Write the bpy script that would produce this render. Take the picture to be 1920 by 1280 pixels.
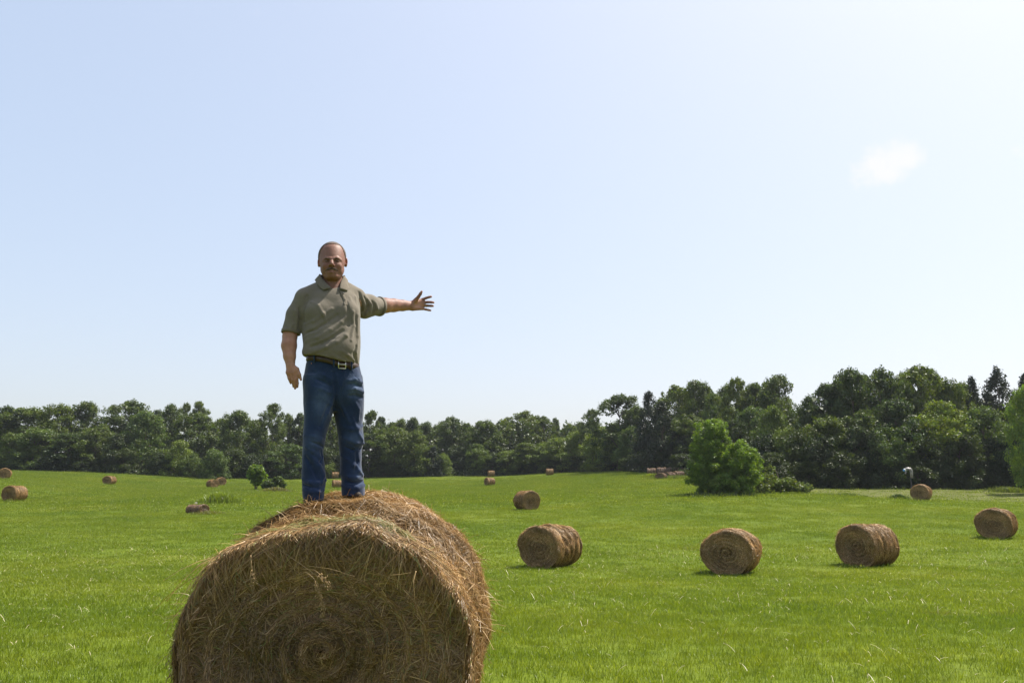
import bpy, math, random
import numpy as np
from mathutils import Vector

for _o in list(bpy.data.objects):
    bpy.data.objects.remove(_o, do_unlink=True)
scene = bpy.context.scene
COL = scene.collection
R = math.radians

# ------------------------------------------------------------------ camera
FOCAL = 1550.0                 # focal length in pixels of the 1920 px wide photograph
PITCH = math.atan((900.0 - 640.0) / FOCAL)
CAM_Z = 1.72
cam_data = bpy.data.cameras.new('camera')
cam_data.sensor_width = 36.0
cam_data.lens = 36.0 * FOCAL / 1920.0
cam_data.clip_start = 0.1
cam_data.clip_end = 12000.0
cam = bpy.data.objects.new('camera', cam_data)
COL.objects.link(cam)
cam.location = (0, 0, CAM_Z)
cam.rotation_euler = (math.pi / 2 + PITCH, 0, 0)
scene.camera = cam

# ------------------------------------------------------------------ sky, sun, exposure
SUN_EL = R(58.0)
SUN_AZ = R(58.0)               # clockwise from +Y (view direction) towards +X (right)
world = bpy.data.worlds.new('World')
scene.world = world
world.use_nodes = True
wn, wl = world.node_tree.nodes, world.node_tree.links
wn.clear()
w_out = wn.new('ShaderNodeOutputWorld')
w_bg = wn.new('ShaderNodeBackground')
w_sky = wn.new('ShaderNodeTexSky')
w_sky.sky_type = 'NISHITA'
w_sky.sun_disc = False
w_sky.sun_elevation = SUN_EL
w_sky.sun_rotation = SUN_AZ
w_sky.altitude = 200
w_sky.air_density = 1.0
w_sky.dust_density = 4.0
w_sky.ozone_density = 1.2
w_bg.inputs['Strength'].default_value = 0.15
w_hsv = wn.new('ShaderNodeHueSaturation')
w_hsv.inputs['Saturation'].default_value = 1.32
w_gam = wn.new('ShaderNodeGamma')          # the camera's soft shoulder: one even curve over the whole sky
w_gam.inputs['Gamma'].default_value = 0.36
w_mul = wn.new('ShaderNodeMix'); w_mul.data_type = 'RGBA'; w_mul.blend_type = 'MULTIPLY'
w_mul.inputs[0].default_value = 1.0
w_mul.inputs[7].default_value = (1.86, 1.89, 1.97, 1)
wl.new(w_sky.outputs[0], w_gam.inputs['Color'])
wl.new(w_gam.outputs[0], w_mul.inputs[6])
wl.new(w_mul.outputs[2], w_hsv.inputs['Color'])
# a few thin puffs of cloud, by direction in the world
w_geo = wn.new('ShaderNodeNewGeometry')
w_noise = wn.new('ShaderNodeTexNoise')
w_noise.inputs['Scale'].default_value = 38.0
w_noise.inputs['Detail'].default_value = 5.0
w_noise.inputs['Roughness'].default_value = 0.6
w_tc = wn.new('ShaderNodeTexCoord')
wl.new(w_tc.outputs['Generated'], w_noise.inputs['Vector'])


def pixel_dir(u, v):
    dx = (u - 960.0) / FOCAL
    dz = (640.0 - v) / FOCAL
    c, s = math.cos(PITCH), math.sin(PITCH)
    return np.array([dx, c - dz * s, s + dz * c])


def at(u, v, Y):
    d = pixel_dir(u, v)
    return np.array([0, 0, CAM_Z]) + d * (Y / d[1])


cloud_sum = None
for (cu, cv, width, amount) in ((1620, 318, 0.048, 0.42), (1700, 290, 0.042, 0.50), (1665, 325, 0.07, 0.30), (1925, 285, 0.035, 0.30), (45, 130, 0.03, 0.28), (450, 20, 0.04, 0.28)):
    d = pixel_dir(cu, cv)
    d = d / np.linalg.norm(d)
    vd = wn.new('ShaderNodeVectorMath'); vd.operation = 'DISTANCE'
    wl.new(w_tc.outputs['Generated'], vd.inputs[0])
    vd.inputs[1].default_value = tuple(d)
    mr = wn.new('ShaderNodeMapRange'); mr.interpolation_type = 'SMOOTHSTEP'
    mr.inputs['From Min'].default_value = width
    mr.inputs['From Max'].default_value = 0.0
    mr.inputs['To Max'].default_value = amount
    wl.new(vd.outputs['Value'], mr.inputs['Value'])
    if cloud_sum is None:
        cloud_sum = mr.outputs[0]
    else:
        ad = wn.new('ShaderNodeMath'); ad.operation = 'ADD'
        wl.new(cloud_sum, ad.inputs[0]); wl.new(mr.outputs[0], ad.inputs[1])
        cloud_sum = ad.outputs[0]
w_cm = wn.new('ShaderNodeMath'); w_cm.operation = 'ADD'
wl.new(cloud_sum, w_cm.inputs[0]); wl.new(w_noise.outputs[0], w_cm.inputs[1])
w_mr = wn.new('ShaderNodeMapRange'); w_mr.interpolation_type = 'SMOOTHSTEP'
w_mr.inputs['From Min'].default_value = 0.82
w_mr.inputs['From Max'].default_value = 1.25
w_mr.inputs['To Max'].default_value = 0.55
wl.new(w_cm.outputs[0], w_mr.inputs['Value'])
w_mix = wn.new('ShaderNodeMix'); w_mix.data_type = 'RGBA'
wl.new(w_mr.outputs[0], w_mix.inputs[0])
wl.new(w_hsv.outputs[0], w_mix.inputs[6])
w_mix.inputs[7].default_value = (3.72, 3.55, 3.68, 1)
wl.new(w_mix.outputs[2], w_bg.inputs['Color'])
wl.new(w_bg.outputs[0], w_out.inputs[0])

sun_data = bpy.data.lights.new('sun', 'SUN')
sun_data.energy = 5.0
sun_data.angle = R(0.55)
sun_data.color = (1.0, 0.95, 0.86)
sun = bpy.data.objects.new('sun', sun_data)
COL.objects.link(sun)
SUN_DIR = Vector((math.sin(SUN_AZ) * math.cos(SUN_EL), math.cos(SUN_AZ) * math.cos(SUN_EL), math.sin(SUN_EL)))
sun.rotation_euler = (-SUN_DIR).to_track_quat('-Z', 'Y').to_euler()
sun.location = (30, 30, 60)

scene.view_settings.view_transform = 'Standard'
scene.view_settings.look = 'None'
scene.view_settings.gamma = 1.0
scene.view_settings.use_curve_mapping = False
scene.view_settings.exposure = 0.95
scene.render.engine = 'CYCLES'
scene.cycles.max_bounces = 6
scene.cycles.diffuse_bounces = 3
scene.cycles.transmission_bounces = 4
scene.cycles.glossy_bounces = 2
scene.cycles.use_denoising = True

# ------------------------------------------------------------------ helpers
def fast_mesh(name, V, F, smooth=True, col=None):
    V = np.asarray(V, dtype=np.float32).reshape(-1, 3)
    F = np.asarray(F, dtype=np.int32)
    m, k = F.shape
    me = bpy.data.meshes.new(name)
    me.vertices.add(len(V))
    me.vertices.foreach_set('co', V.ravel())
    me.loops.add(m * k)
    me.loops.foreach_set('vertex_index', F.ravel())
    me.polygons.add(m)
    me.polygons.foreach_set('loop_start', np.arange(m, dtype=np.int32) * k)
    if smooth:
        me.polygons.foreach_set('use_smooth', np.ones(m, dtype=bool))
    me.update(calc_edges=True)
    if col is not None:
        a = me.attributes.new('Col', 'FLOAT_COLOR', 'POINT')
        c = np.ones((len(V), 4), dtype=np.float32)
        c[:, :3] = col
        a.data.foreach_set('color', c.ravel())
    return me


def link(name, me, mat=None, parent=None, loc=None):
    o = bpy.data.objects.new(name, me)
    COL.objects.link(o)
    if me is not None and mat is not None and not me.materials:
        me.materials.append(mat)
    if parent is not None:
        o.parent = parent
    if loc is not None:
        o.location = loc
    return o


def empty(name, loc, rotz=0.0):
    o = bpy.data.objects.new(name, None)
    COL.objects.link(o)
    o.location = loc
    o.rotation_euler = (0, 0, rotz)
    o.empty_display_size = 0.2
    return o


def tag(o, label=None, category=None, group=None, kind=None):
    if label: o['label'] = label
    if category: o['category'] = category
    if group: o['group'] = group
    if kind: o['kind'] = kind
    return o


def copy_thing(root, loc, rotz, scale=(1, 1, 1)):
    r = root.copy()
    COL.objects.link(r)
    r.location = loc
    r.rotation_euler = (0, 0, rotz)
    r.scale = scale
    for ch in list(root.children):
        c = ch.copy()
        COL.objects.link(c)
        c.parent = r
    return r


def tube(path, radii, sides=8, cap=True):
    path = np.asarray(path, float)
    n = len(path)
    radii = np.asarray(radii, float) * np.ones(n)
    V, F = [], []
    t = np.gradient(path, axis=0)
    t /= np.linalg.norm(t, axis=1)[:, None] + 1e-9
    ref = np.array([0.0, 0.0, 1.0]) if abs(t[0][2]) < 0.9 else np.array([1.0, 0.0, 0.0])
    for i in range(n):
        a = np.cross(t[i], ref); a /= np.linalg.norm(a) + 1e-9
        b = np.cross(t[i], a)
        ref = np.cross(a, t[i]) if False else ref
        for j in range(sides):
            an = 2 * math.pi * j / sides
            V.append(path[i] + radii[i] * (a * math.cos(an) + b * math.sin(an)))
    for i in range(n - 1):
        for j in range(sides):
            j2 = (j + 1) % sides
            F.append((i * sides + j, i * sides + j2, (i + 1) * sides + j2, (i + 1) * sides + j))
    if cap:
        c0 = len(V); V.append(path[0]); c1 = len(V); V.append(path[-1])
        for j in range(0, sides):
            j2 = (j + 1) % sides
            F.append((c0, j2, j, j)); F.append((c1, (n - 1) * sides + j, (n - 1) * sides + j2, (n - 1) * sides + j2))
    return V, F


def pydata(name, V, F, smooth=True):
    me = bpy.data.meshes.new(name)
    F2 = []
    for f in F:
        g = []
        for i in f:
            if i not in g:
                g.append(int(i))
        F2.append(g)
    me.from_pydata([tuple(map(float, v)) for v in V], [], F2)
    if smooth:
        me.polygons.foreach_set('use_smooth', np.ones(len(me.polygons), dtype=bool))
    me.update()
    return me


def waves(P, rng, n=8, scale=1.0):
    """smooth pseudo noise in about -1..1 at points P (...,3)"""
    out = np.zeros(P.shape[:-1])
    for i in range(n):
        k = rng.normal(size=3) * scale
        out += np.sin(P @ k + rng.uniform(0, 6.28))
    return out / math.sqrt(n)


# ------------------------------------------------------------------ terrain
# ground heights read off the feet of the bales and the edges of the field
GROUND_PTS = []


def g_pix(u, v, Y):
    p = at(u, v, Y)
    GROUND_PTS.append((p[0], p[1], p[2]))


for x in (-14, -5, 0, 5, 14):
    for y in (-12, 0, 5):
        GROUND_PTS.append((x, y, 0.0))
GROUND_PTS += [(-8, 14, -0.5), (0, 14, -0.55), (9, 14, -0.55), (-13, 22, -0.95), (0, 22, -1.1), (14, 22, -1.15), (-22, 32, -1.3)]
BALE_PIX = {   # u, v_base, distance
    'b1': (1034, 1064, 30.5), 'b2': (1382, 1079, 29.0), 'b3': (1642, 1061, 32.0), 'b4': (1882, 1010, 45.0),
    'b5': (1734, 939, 83.0), 'b6': (988, 955, 70.0), 'b7': (918, 911, 158.0), 'b8': (921, 895, 205.0),
    'b9': (1031, 891, 192.0), 'b10': (21, 940, 86.0), 'b11': (202, 909, 146.0), 'b12': (4, 896, 130.0),
    'b13': (396, 915, 158.0), 'b14': (411, 911, 168.0), 'b15': (365, 963, 68.0), 'b16': (630, 915, 158.0),
    'b17': (628, 899, 200.0)}
for k in BALE_PIX:
    g_pix(*BALE_PIX[k])
for t in ((-60, 880, 190), (0, 882, 190), (150, 885, 188), (300, 891, 188), (450, 896, 195), (640, 893, 205),
          (840, 889, 212), (1000, 886, 210), (1150, 882, 205), (1215, 884, 160), (1290, 893, 140),
          (1357, 928, 88), (1450, 922, 92), (1520, 918, 106), (1620, 916, 106), (1750, 917, 106), (1900, 919, 104), (2050, 919, 104),
          (1640, 938, 79), (1900, 943, 78), (1243, 896, 135), (480, 917, 135), (410, 943, 84), (1180, 925, 95), (700, 925, 120),
          (200, 935, 100), (1240, 960, 64), (700, 1010, 45), (200, 1010, 45), (480, 1060, 33)):
    g_pix(*t)
for t in ((-150, 230, 5), (-60, 250, 4.5), (40, 260, 5.5), (60, 170, 4.5), (75, 150, 4), (110, 120, 2.5), (-120, 120, 2.5), (-80, 60, -0.5), (80, 60, -1.0), (45, 128, 2.0), (60, 128, 2.0), (0, 300, 6), (-200, 300, 6), (150, 300, 6)):
    GROUND_PTS.append(t)
_G = np.array(GROUND_PTS)


def _warp(x, y):   # work in compressed coordinates so that near and far behave alike
    r = np.sqrt(x * x + y * y) + 1e-6
    k = np.log1p(r / 25.0) / (r / 25.0)
    return x * k, y * k


def _phi(r2):
    return 0.5 * r2 * np.log(r2 + 1e-9)


_gx, _gy = _warp(_G[:, 0], _G[:, 1])
_n = len(_G)
_K = _phi((_gx[:, None] - _gx[None]) ** 2 + (_gy[:, None] - _gy[None]) ** 2)
_K += np.eye(_n) * 6.0
_Pm = np.stack([np.ones(_n), _gx, _gy], 1)
_A = np.zeros((_n + 3, _n + 3)); _A[:_n, :_n] = _K; _A[:_n, _n:] = _Pm; _A[_n:, :_n] = _Pm.T
_sol = np.linalg.solve(_A, np.concatenate([_G[:, 2], np.zeros(3)]))


def ground_z(x, y):
    x = np.atleast_1d(np.asarray(x, float)); y = np.atleast_1d(np.asarray(y, float))
    shp = x.shape
    xf, yf = x.ravel(), y.ravel()
    out = np.zeros(len(xf))
    for s in range(0, len(xf), 20000):
        wx, wy = _warp(xf[s:s + 20000], yf[s:s + 20000])
        k = _phi((wx[:, None] - _gx[None]) ** 2 + (wy[:, None] - _gy[None]) ** 2)
        out[s:s + 20000] = k @ _sol[:_n] + _sol[_n] + _sol[_n + 1] * wx + _sol[_n + 2] * wy
    r = np.sqrt(xf ** 2 + yf ** 2)
    t = np.clip((r - 240) / 200, 0, 1)
    t = t * t * (3 - 2 * t)
    back = np.clip((-yf - 5) / 40, 0, 1)
    out = np.clip(out, -4, 9)
    out = out * (1 - t) + 5.0 * t
    out = out * (1 - back) + 0.0 * back
    # flat pad under the foreground bale
    d = np.sqrt((xf + 1.1) ** 2 + (yf - 5.6) ** 2)
    pad = np.clip(1 - (d - 1.6) / 3.0, 0, 1)
    out = out * (1 - pad)
    out += 0.03 * np.sin(xf * 0.9 + 0.4) * np.sin(yf * 0.7) * (1 - pad)
    return out.reshape(shp)


def gz(x, y):
    return float(ground_z(x, y)[0])


def ground_at(u, Y):
    x = (at(u, 900, Y))[0]
    return np.array([x, Y, gz(x, Y)])
# ------------------------------------------------------------------ material helpers
def new_mat(name):
    m = bpy.data.materials.new(name)
    m.use_nodes = True
    n, l = m.node_tree.nodes, m.node_tree.links
    n.clear()
    out = n.new('ShaderNodeOutputMaterial')
    return m, n, l, out


def noise(n, l, scale, detail=4.0, rough=0.55, vec=None):
    t = n.new('ShaderNodeTexNoise')
    t.inputs['Scale'].default_value = scale
    t.inputs['Detail'].default_value = detail
    t.inputs['Roughness'].default_value = rough
    if vec is not None:
        l.new(vec, t.inputs['Vector'])
    return t


def ramp(n, l, fac, stops):
    r = n.new('ShaderNodeValToRGB')
    e = r.color_ramp.elements
    while len(e) < len(stops):
        e.new(0.5)
    for el, (p, c) in zip(e, stops):
        el.position = p
        el.color = (c[0], c[1], c[2], 1)
    l.new(fac, r.inputs['Fac'])
    return r


def mixc(n, l, fac, a, b, mode='MIX'):
    m = n.new('ShaderNodeMix'); m.data_type = 'RGBA'; m.blend_type = mode
    if isinstance(fac, (int, float)):
        m.inputs[0].default_value = fac
    else:
        l.new(fac, m.inputs[0])
    for i, c in ((6, a), (7, b)):
        if isinstance(c, tuple):
            m.inputs[i].default_value = (*c, 1)
        else:
            l.new(c, m.inputs[i])
    return m.outputs[2]


def principled(n, l, out, color=None, rough=0.8, spec=0.3):
    b = n.new('ShaderNodeBsdfPrincipled')
    b.inputs['Roughness'].default_value = rough
    b.inputs['Specular IOR Level'].default_value = spec
    if color is not None:
        if isinstance(color, tuple):
            b.inputs['Base Color'].default_value = (*color, 1)
        else:
            l.new(color, b.inputs['Base Color'])
    l.new(b.outputs[0], out.inputs[0])
    return b


def bump(n, l, bsdf, height, strength=0.3, dist=0.01):
    b = n.new('ShaderNodeBump')
    b.inputs['Strength'].default_value = strength
    b.inputs['Distance'].default_value = dist
    l.new(height, b.inputs['Height'])
    l.new(b.outputs[0], bsdf.inputs['Normal'])


def leaf_shader(n, l, out, color, trans_color, trans=0.4, gloss=0.06, rough=0.45):
    d = n.new('ShaderNodeBsdfDiffuse')
    t = n.new('ShaderNodeBsdfTranslucent')
    g = n.new('ShaderNodeBsdfGlossy')
    g.inputs['Roughness'].default_value = rough
    g.inputs['Color'].default_value = (1, 1, 1, 1)
    l.new(color, d.inputs['Color']); l.new(trans_color, t.inputs['Color'])
    m1 = n.new('ShaderNodeMixShader'); m1.inputs[0].default_value = trans
    l.new(d.outputs[0], m1.inputs[1]); l.new(t.outputs[0], m1.inputs[2])
    m2 = n.new('ShaderNodeMixShader'); m2.inputs[0].default_value = gloss
    l.new(m1.outputs[0], m2.inputs[1]); l.new(g.outputs[0], m2.inputs[2])
    l.new(m2.outputs[0], out.inputs[0])


def field_colour(n, l, pos, bright=1.0):
    """patchy green of the field, shared by soil cover and blades so that they agree"""
    n1 = noise(n, l, 0.11, 3, 0.5, pos)
    r1 = ramp(n, l, n1.outputs[0], [(0.30, tuple(bright * c for c in GRASS_A)), (0.52, tuple(bright * c for c in GRASS_B)), (0.72, tuple(bright * c for c in GRASS_C))])
    mp = n.new('ShaderNodeVectorMath'); mp.operation = 'MULTIPLY'
    mp.inputs[1].default_value = (0.5, 1.6, 1.0)
    l.new(pos, mp.inputs[0])
    n2 = noise(n, l, 0.55, 4, 0.6, mp.outputs[0])
    r2 = ramp(n, l, n2.outputs[0], [(0.30, (0.86, 0.9, 0.9)), (0.5, (1, 1, 1)), (0.72, (1.12, 1.06, 1.02))])
    c = mixc(n, l, 1.0, r1.outputs[0], r2.outputs[0], 'MULTIPLY')
    # dry remains of the swaths
    mp2 = n.new('ShaderNodeVectorMath'); mp2.operation = 'MULTIPLY'
    mp2.inputs[1].default_value = (0.35, 1.7, 1.0)
    l.new(pos, mp2.inputs[0])
    n3 = noise(n, l, 0.42, 5, 0.62, mp2.outputs[0])
    r3 = n.new('ShaderNodeMapRange')
    r3.inputs['From Min'].default_value = 0.63; r3.inputs['From Max'].default_value = 0.74
    r3.inputs['To Max'].default_value = 0.55
    l.new(n3.outputs[0], r3.inputs['Value'])
    return mixc(n, l, r3.outputs[0], c, tuple(bright * x for x in (0.20, 0.17, 0.055)))


GRASS_A = (0.102, 0.152, 0.011)
GRASS_B = (0.126, 0.171, 0.013)
GRASS_C = (0.150, 0.186, 0.015)

# soil and turf
MAT_FIELD, n, l, out = new_mat('field_turf')
geo = n.new('ShaderNodeNewGeometry')
c = field_colour(n, l, geo.outputs['Position'], 0.71)
fine = noise(n, l, 7.0, 6, 0.7, geo.outputs['Position'])
fr = ramp(n, l, fine.outputs[0], [(0.3, (0.62, 0.66, 0.6)), (0.5, (1, 1, 1)), (0.75, (1.3, 1.25, 1.2))])
c = mixc(n, l, 1.0, c, fr.outputs[0], 'MULTIPLY')
att = n.new('ShaderNodeAttribute'); att.attribute_name = 'Col'
sep = n.new('ShaderNodeSeparateColor'); l.new(att.outputs['Color'], sep.inputs[0])
# mown strip in front of the right wood: paler, striped
mpos = n.new('ShaderNodeVectorRotate'); mpos.rotation_type = 'Z_AXIS'; mpos.inputs['Angle'].default_value = R(-62)
l.new(geo.outputs['Position'], mpos.inputs['Vector'])
mw = n.new('ShaderNodeTexWave'); mw.inputs['Scale'].default_value = 0.16; mw.inputs['Distortion'].default_value = 1.6
mw.inputs['Detail'].default_value = 3
l.new(mpos.outputs[0], mw.inputs['Vector'])
mr = ramp(n, l, mw.outputs[0], [(0.15, (0.050, 0.070, 0.014)), (0.5, (0.085, 0.098, 0.024)), (0.9, (0.135, 0.125, 0.046))])
c = mixc(n, l, sep.outputs[0], c, mr.outputs[0])
# forest floor
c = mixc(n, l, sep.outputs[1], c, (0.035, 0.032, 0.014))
b = principled(n, l, out, c, 0.95, 0.1)
bump(n, l, b, fine.outputs[0], 0.25, 0.03)

# one sheet from the camera to the horizon: a fan of rings
ang = np.concatenate([np.arange(-44, 44.01, 0.5), np.arange(48, 316, 6.0)])
ang = np.deg2rad(ang)
rad = np.concatenate([[0.6], np.geomspace(1.2, 60, 75), np.geomspace(61.2, 300, 95), np.geomspace(315, 6000, 18)])
AA, RR = np.meshgrid(ang, rad)
X = RR * np.sin(AA); Y = RR * np.cos(AA)
Z = ground_z(X, Y)
na, nr = len(ang), len(rad)
V = np.stack([X.ravel(), Y.ravel(), Z.ravel()], 1)
V = np.concatenate([V, [[0, 0, 0]]])
ii, jj = np.meshgrid(np.arange(nr - 1), np.arange(na), indexing='ij')
a0 = (ii * na + jj).ravel(); a1 = (ii * na + (jj + 1) % na).ravel()
F = np.stack([a0, a1, a1 + na, a0 + na], 1)[:, ::-1]
cen = nr * na
jj = np.arange(na)
Fc = np.stack([np.full(na, cen), (jj + 1) % na, jj, jj], 1)


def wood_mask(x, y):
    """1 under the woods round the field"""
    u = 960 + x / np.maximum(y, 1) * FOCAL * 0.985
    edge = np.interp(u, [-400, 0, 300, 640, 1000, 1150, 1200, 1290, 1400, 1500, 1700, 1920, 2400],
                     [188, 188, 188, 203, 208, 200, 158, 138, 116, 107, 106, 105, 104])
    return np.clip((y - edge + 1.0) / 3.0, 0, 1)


def mown_mask(x, y):
    u = 960 + x / np.maximum(y, 1) * FOCAL * 0.985
    front = np.interp(u, [1430, 1520, 1620, 1700, 1920, 2300], [101, 91, 84.5, 83, 80, 78])
    side = np.clip((u - 1440) / 40, 0, 1)
    return side * np.clip((y - front) / 1.2, 0, 1)


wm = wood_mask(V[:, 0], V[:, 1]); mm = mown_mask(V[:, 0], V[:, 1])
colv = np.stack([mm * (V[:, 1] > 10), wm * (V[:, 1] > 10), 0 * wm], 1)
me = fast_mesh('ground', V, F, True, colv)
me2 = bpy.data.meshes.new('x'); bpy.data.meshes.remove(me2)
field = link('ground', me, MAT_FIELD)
tag(field, kind='structure')

# ------------------------------------------------------------------ grass blades (stuff)
MAT_GRASS, n, l, out = new_mat('grass_blade')
geo = n.new('ShaderNodeNewGeometry')
c = field_colour(n, l, geo.outputs['Position'], 1.13)
att = n.new('ShaderNodeAttribute'); att.attribute_name = 'Col'
c = mixc(n, l, 1.0, c, att.outputs['Color'], 'MULTIPLY')
oi = n.new('ShaderNodeObjectInfo')
r = ramp(n, l, oi.outputs['Random'], [(0.0, (0.80, 0.85, 0.8)), (0.5, (1, 1, 1)), (1.0, (1.18, 1.1, 1.0))])
c = mixc(n, l, 1.0, c, r.outputs[0], 'MULTIPLY')
ct = mixc(n, l, 1.0, c, (1.25, 1.2, 0.6), 'MULTIPLY')
leaf_shader(n, l, out, c, ct, 0.45, 0.022, 0.4)


def tuft(name, seed, nb, spread, h0, h1, w, dry=0.05):
    rg = np.random.default_rng(seed)
    V, F, C = [], [], []
    for i in range(nb):
        px, py = rg.normal(size=2) * spread * 0.5
        h = rg.uniform(h0, h1); a = rg.uniform(0, 6.283)
        lean = rg.uniform(0.1, 0.75) * h
        dirx, diry = math.cos(a), math.sin(a)
        ww = w * rg.uniform(0.6, 1.3)
        fa = rg.uniform(0, 6.283)
        sx, sy = math.cos(fa) * ww, math.sin(fa) * ww
        base = len(V)
        is_dry = rg.random() < dry
        tint = np.array([1.0, 1.0, 1.0]) * rg.uniform(0.75, 1.25)
        if is_dry:
            tint = np.array([2.3, 1.9, 6.5]) * rg.uniform(0.8, 1.25)
            h *= 1.05
        droop = rg.uniform(0.0, 0.45) if rg.random() < 0.5 else 0.0
        for k, t in enumerate((0.0, 0.4, 0.75, 1.0)):
            x = px + dirx * lean * t * t; y = py + diry * lean * t * t
            z = h * (t - droop * t ** 3) - 0.01
            wk = (1.0, 0.9, 0.6, 0.08)[k]
            V.append((x - sx * wk, y - sy * wk, z)); V.append((x + sx * wk, y + sy * wk, z))
            sh = tint * (0.75 + 0.3 * t) if False else tint
            C += [sh, sh]
        for k in range(3):
            b0 = base + 2 * k
            F.append((b0, b0 + 1, b0 + 3, b0 + 2))
    me = fast_mesh(name, V, F, True, np.array(C))
    me.materials.append(MAT_GRASS)
    return me


def scatter(name, pts, meshes, smin, smax, label, seed, category='grass', tilt=0.15):
    coll = bpy.data.collections.new(name + '_tufts')
    for i, me in enumerate(meshes):
        coll.objects.link(bpy.data.objects.new('%s_tuft' % name, me))
    me = bpy.data.meshes.new(name)
    me.vertices.add(len(pts))
    me.vertices.foreach_set('co', np.asarray(pts, dtype=np.float32).ravel())
    me.update()
    o = link(name, me)
    ng = bpy.data.node_groups.new(name, 'GeometryNodeTree')
    ng.interface.new_socket('Geometry', in_out='INPUT', socket_type='NodeSocketGeometry')
    ng.interface.new_socket('Geometry', in_out='OUTPUT', socket_type='NodeSocketGeometry')
    n, l = ng.nodes, ng.links
    gi = n.new('NodeGroupInput'); go = n.new('NodeGroupOutput')
    ip = n.new('GeometryNodeInstanceOnPoints')
    ci = n.new('GeometryNodeCollectionInfo')
    ci.inputs['Collection'].default_value = coll
    ci.inputs['Separate Children'].default_value = True
    ci.inputs['Reset Children'].default_value = True
    rv = n.new('FunctionNodeRandomValue'); rv.data_type = 'FLOAT_VECTOR'
    rv.inputs[0].default_value = (-tilt, -tilt, 0); rv.inputs[1].default_value = (tilt, tilt, 6.283)
    rv.inputs['Seed'].default_value = seed
    rs = n.new('FunctionNodeRandomValue'); rs.data_type = 'FLOAT'
    rs.inputs[2].default_value = smin; rs.inputs[3].default_value = smax
    rs.inputs['Seed'].default_value = seed + 7
    ip.inputs['Pick Instance'].default_value = True
    l.new(gi.outputs[0], ip.inputs['Points'])
    l.new(ci.outputs[0], ip.inputs['Instance'])
    l.new(rv.outputs[0], ip.inputs['Rotation'])
    l.new(rs.outputs[1], ip.inputs['Scale'])
    l.new(ip.outputs[0], go.inputs[0])
    md = o.modifiers.new('scatter', 'NODES'); md.node_group = ng
    tag(o, label, category, None, 'stuff')
    return o


grng = np.random.default_rng(11)


def wedge(n_per_m2, y0, y1, slope=0.74, pad=2.0):
    area = 0
    k = int(n_per_m2 * (slope * (y1 ** 2 - y0 ** 2) + 2 * pad * (y1 - y0)))
    yy = np.sqrt(grng.uniform(y0 ** 2, y1 ** 2, k))
    xx = grng.uniform(-1, 1, k) * (slope * yy + pad)
    keep = (wood_mask(xx, yy) < 0.4) & ((mown_mask(xx, yy) < 0.5) | (grng.random(k) < 0.22))
    # not inside the foreground bale
    keep &= ~((np.abs(xx + 1.08) < 0.7) & (np.abs(yy - 5.6) < 0.8))
    xx, yy = xx[keep], yy[keep]
    return np.stack([xx, yy, ground_z(xx, yy)], 1)


# bands of tufts, larger and fewer with distance, fading into one another
for nm, y0, y1, dens, nb, spread, h0, h1, wid, lab in (
        ('near_grass', 3.5, 17, 55, 34, 0.20, 0.03, 0.085, 0.0024, 'short green grass blades covering the near field'),
        ('middle_grass', 13, 36, 20, 46, 0.40, 0.035, 0.09, 0.0042, 'short green grass across the middle of the field'),
        ('farther_grass', 29, 80, 6, 60, 0.80, 0.035, 0.09, 0.0085, 'short green grass beyond the middle bales'),
        ('far_grass', 66, 212, 1.9, 80, 1.60, 0.05, 0.115, 0.0200, 'short green grass in the far part of the field')):
    pts = wedge(dens, y0, y1)
    lo = np.clip((pts[:, 1] - y0) / (0.25 * y0 + 0.5), 0, 1) if y0 > 5 else np.ones(len(pts))
    hi = np.clip((y1 - pts[:, 1]) / (0.2 * y1), 0, 1)
    pts = pts[grng.random(len(pts)) < lo * hi]
    tf = [tuft('grass_tuft', 20 + i + len(nm) * 7, nb, spread, h0, h1, wid, 0.014) for i in range(6)]
    scatter(nm, pts, tf, 0.7, 1.35, lab, len(nm))
# ------------------------------------------------------------------ trees
def foliage_mat(name, base, var=0.25, trans=0.34, gloss=0.025, tc=(1.5, 1.5, 0.5)):
    m, n, l, out = new_mat(name)
    att = n.new('ShaderNodeAttribute'); att.attribute_name = 'Col'
    oi = n.new('ShaderNodeObjectInfo')
    r = ramp(n, l, oi.outputs['Random'], [(0.0, (1 - var * 1.4, 1 - var * 1.1, 1.05)), (0.5, (1, 1, 1)), (1.0, (1 + var * 1.3, 1 + var, 0.85))])
    c = mixc(n, l, 1.0, att.outputs['Color'], base, 'MULTIPLY')
    c = mixc(n, l, 1.0, c, r.outputs[0], 'MULTIPLY')
    ct = mixc(n, l, 1.0, c, tc, 'MULTIPLY')
    leaf_shader(n, l, out, c, ct, trans, gloss, 0.5)
    return m


MAT_OAK = foliage_mat('dark_broadleaf', (0.062, 0.089, 0.018))
MAT_SHADE_THICKET = foliage_mat('shade_tinted_thicket', (0.036, 0.054, 0.013))  # shade at the foot of the woods put into the leaf colour
MAT_LIGHT = foliage_mat('light_broadleaf', (0.096, 0.136, 0.023))
MAT_CEDAR = foliage_mat('cedar_needles', (0.026, 0.038, 0.018), 0.15, 0.12, 0.03)
MAT_BUSH = foliage_mat('sunny_bush_leaves', (0.118, 0.182, 0.020), 0.1, 0.48)
MAT_WEED = foliage_mat('weed_leaves', (0.098, 0.130, 0.028), 0.2, 0.4)
MAT_BARK, n, l, out = new_mat('bark')
geo = n.new('ShaderNodeNewGeometry')
nz = noise(n, l, 9, 5, 0.6, geo.outputs['Position'])
rr = ramp(n, l, nz.outputs[0], [(0.3, (0.045, 0.035, 0.026)), (0.7, (0.14, 0.115, 0.09))])
b = principled(n, l, out, rr.outputs[0], 0.9, 0.2)
bump(n, l, b, nz.outputs[0], 0.6, 0.05)


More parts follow.
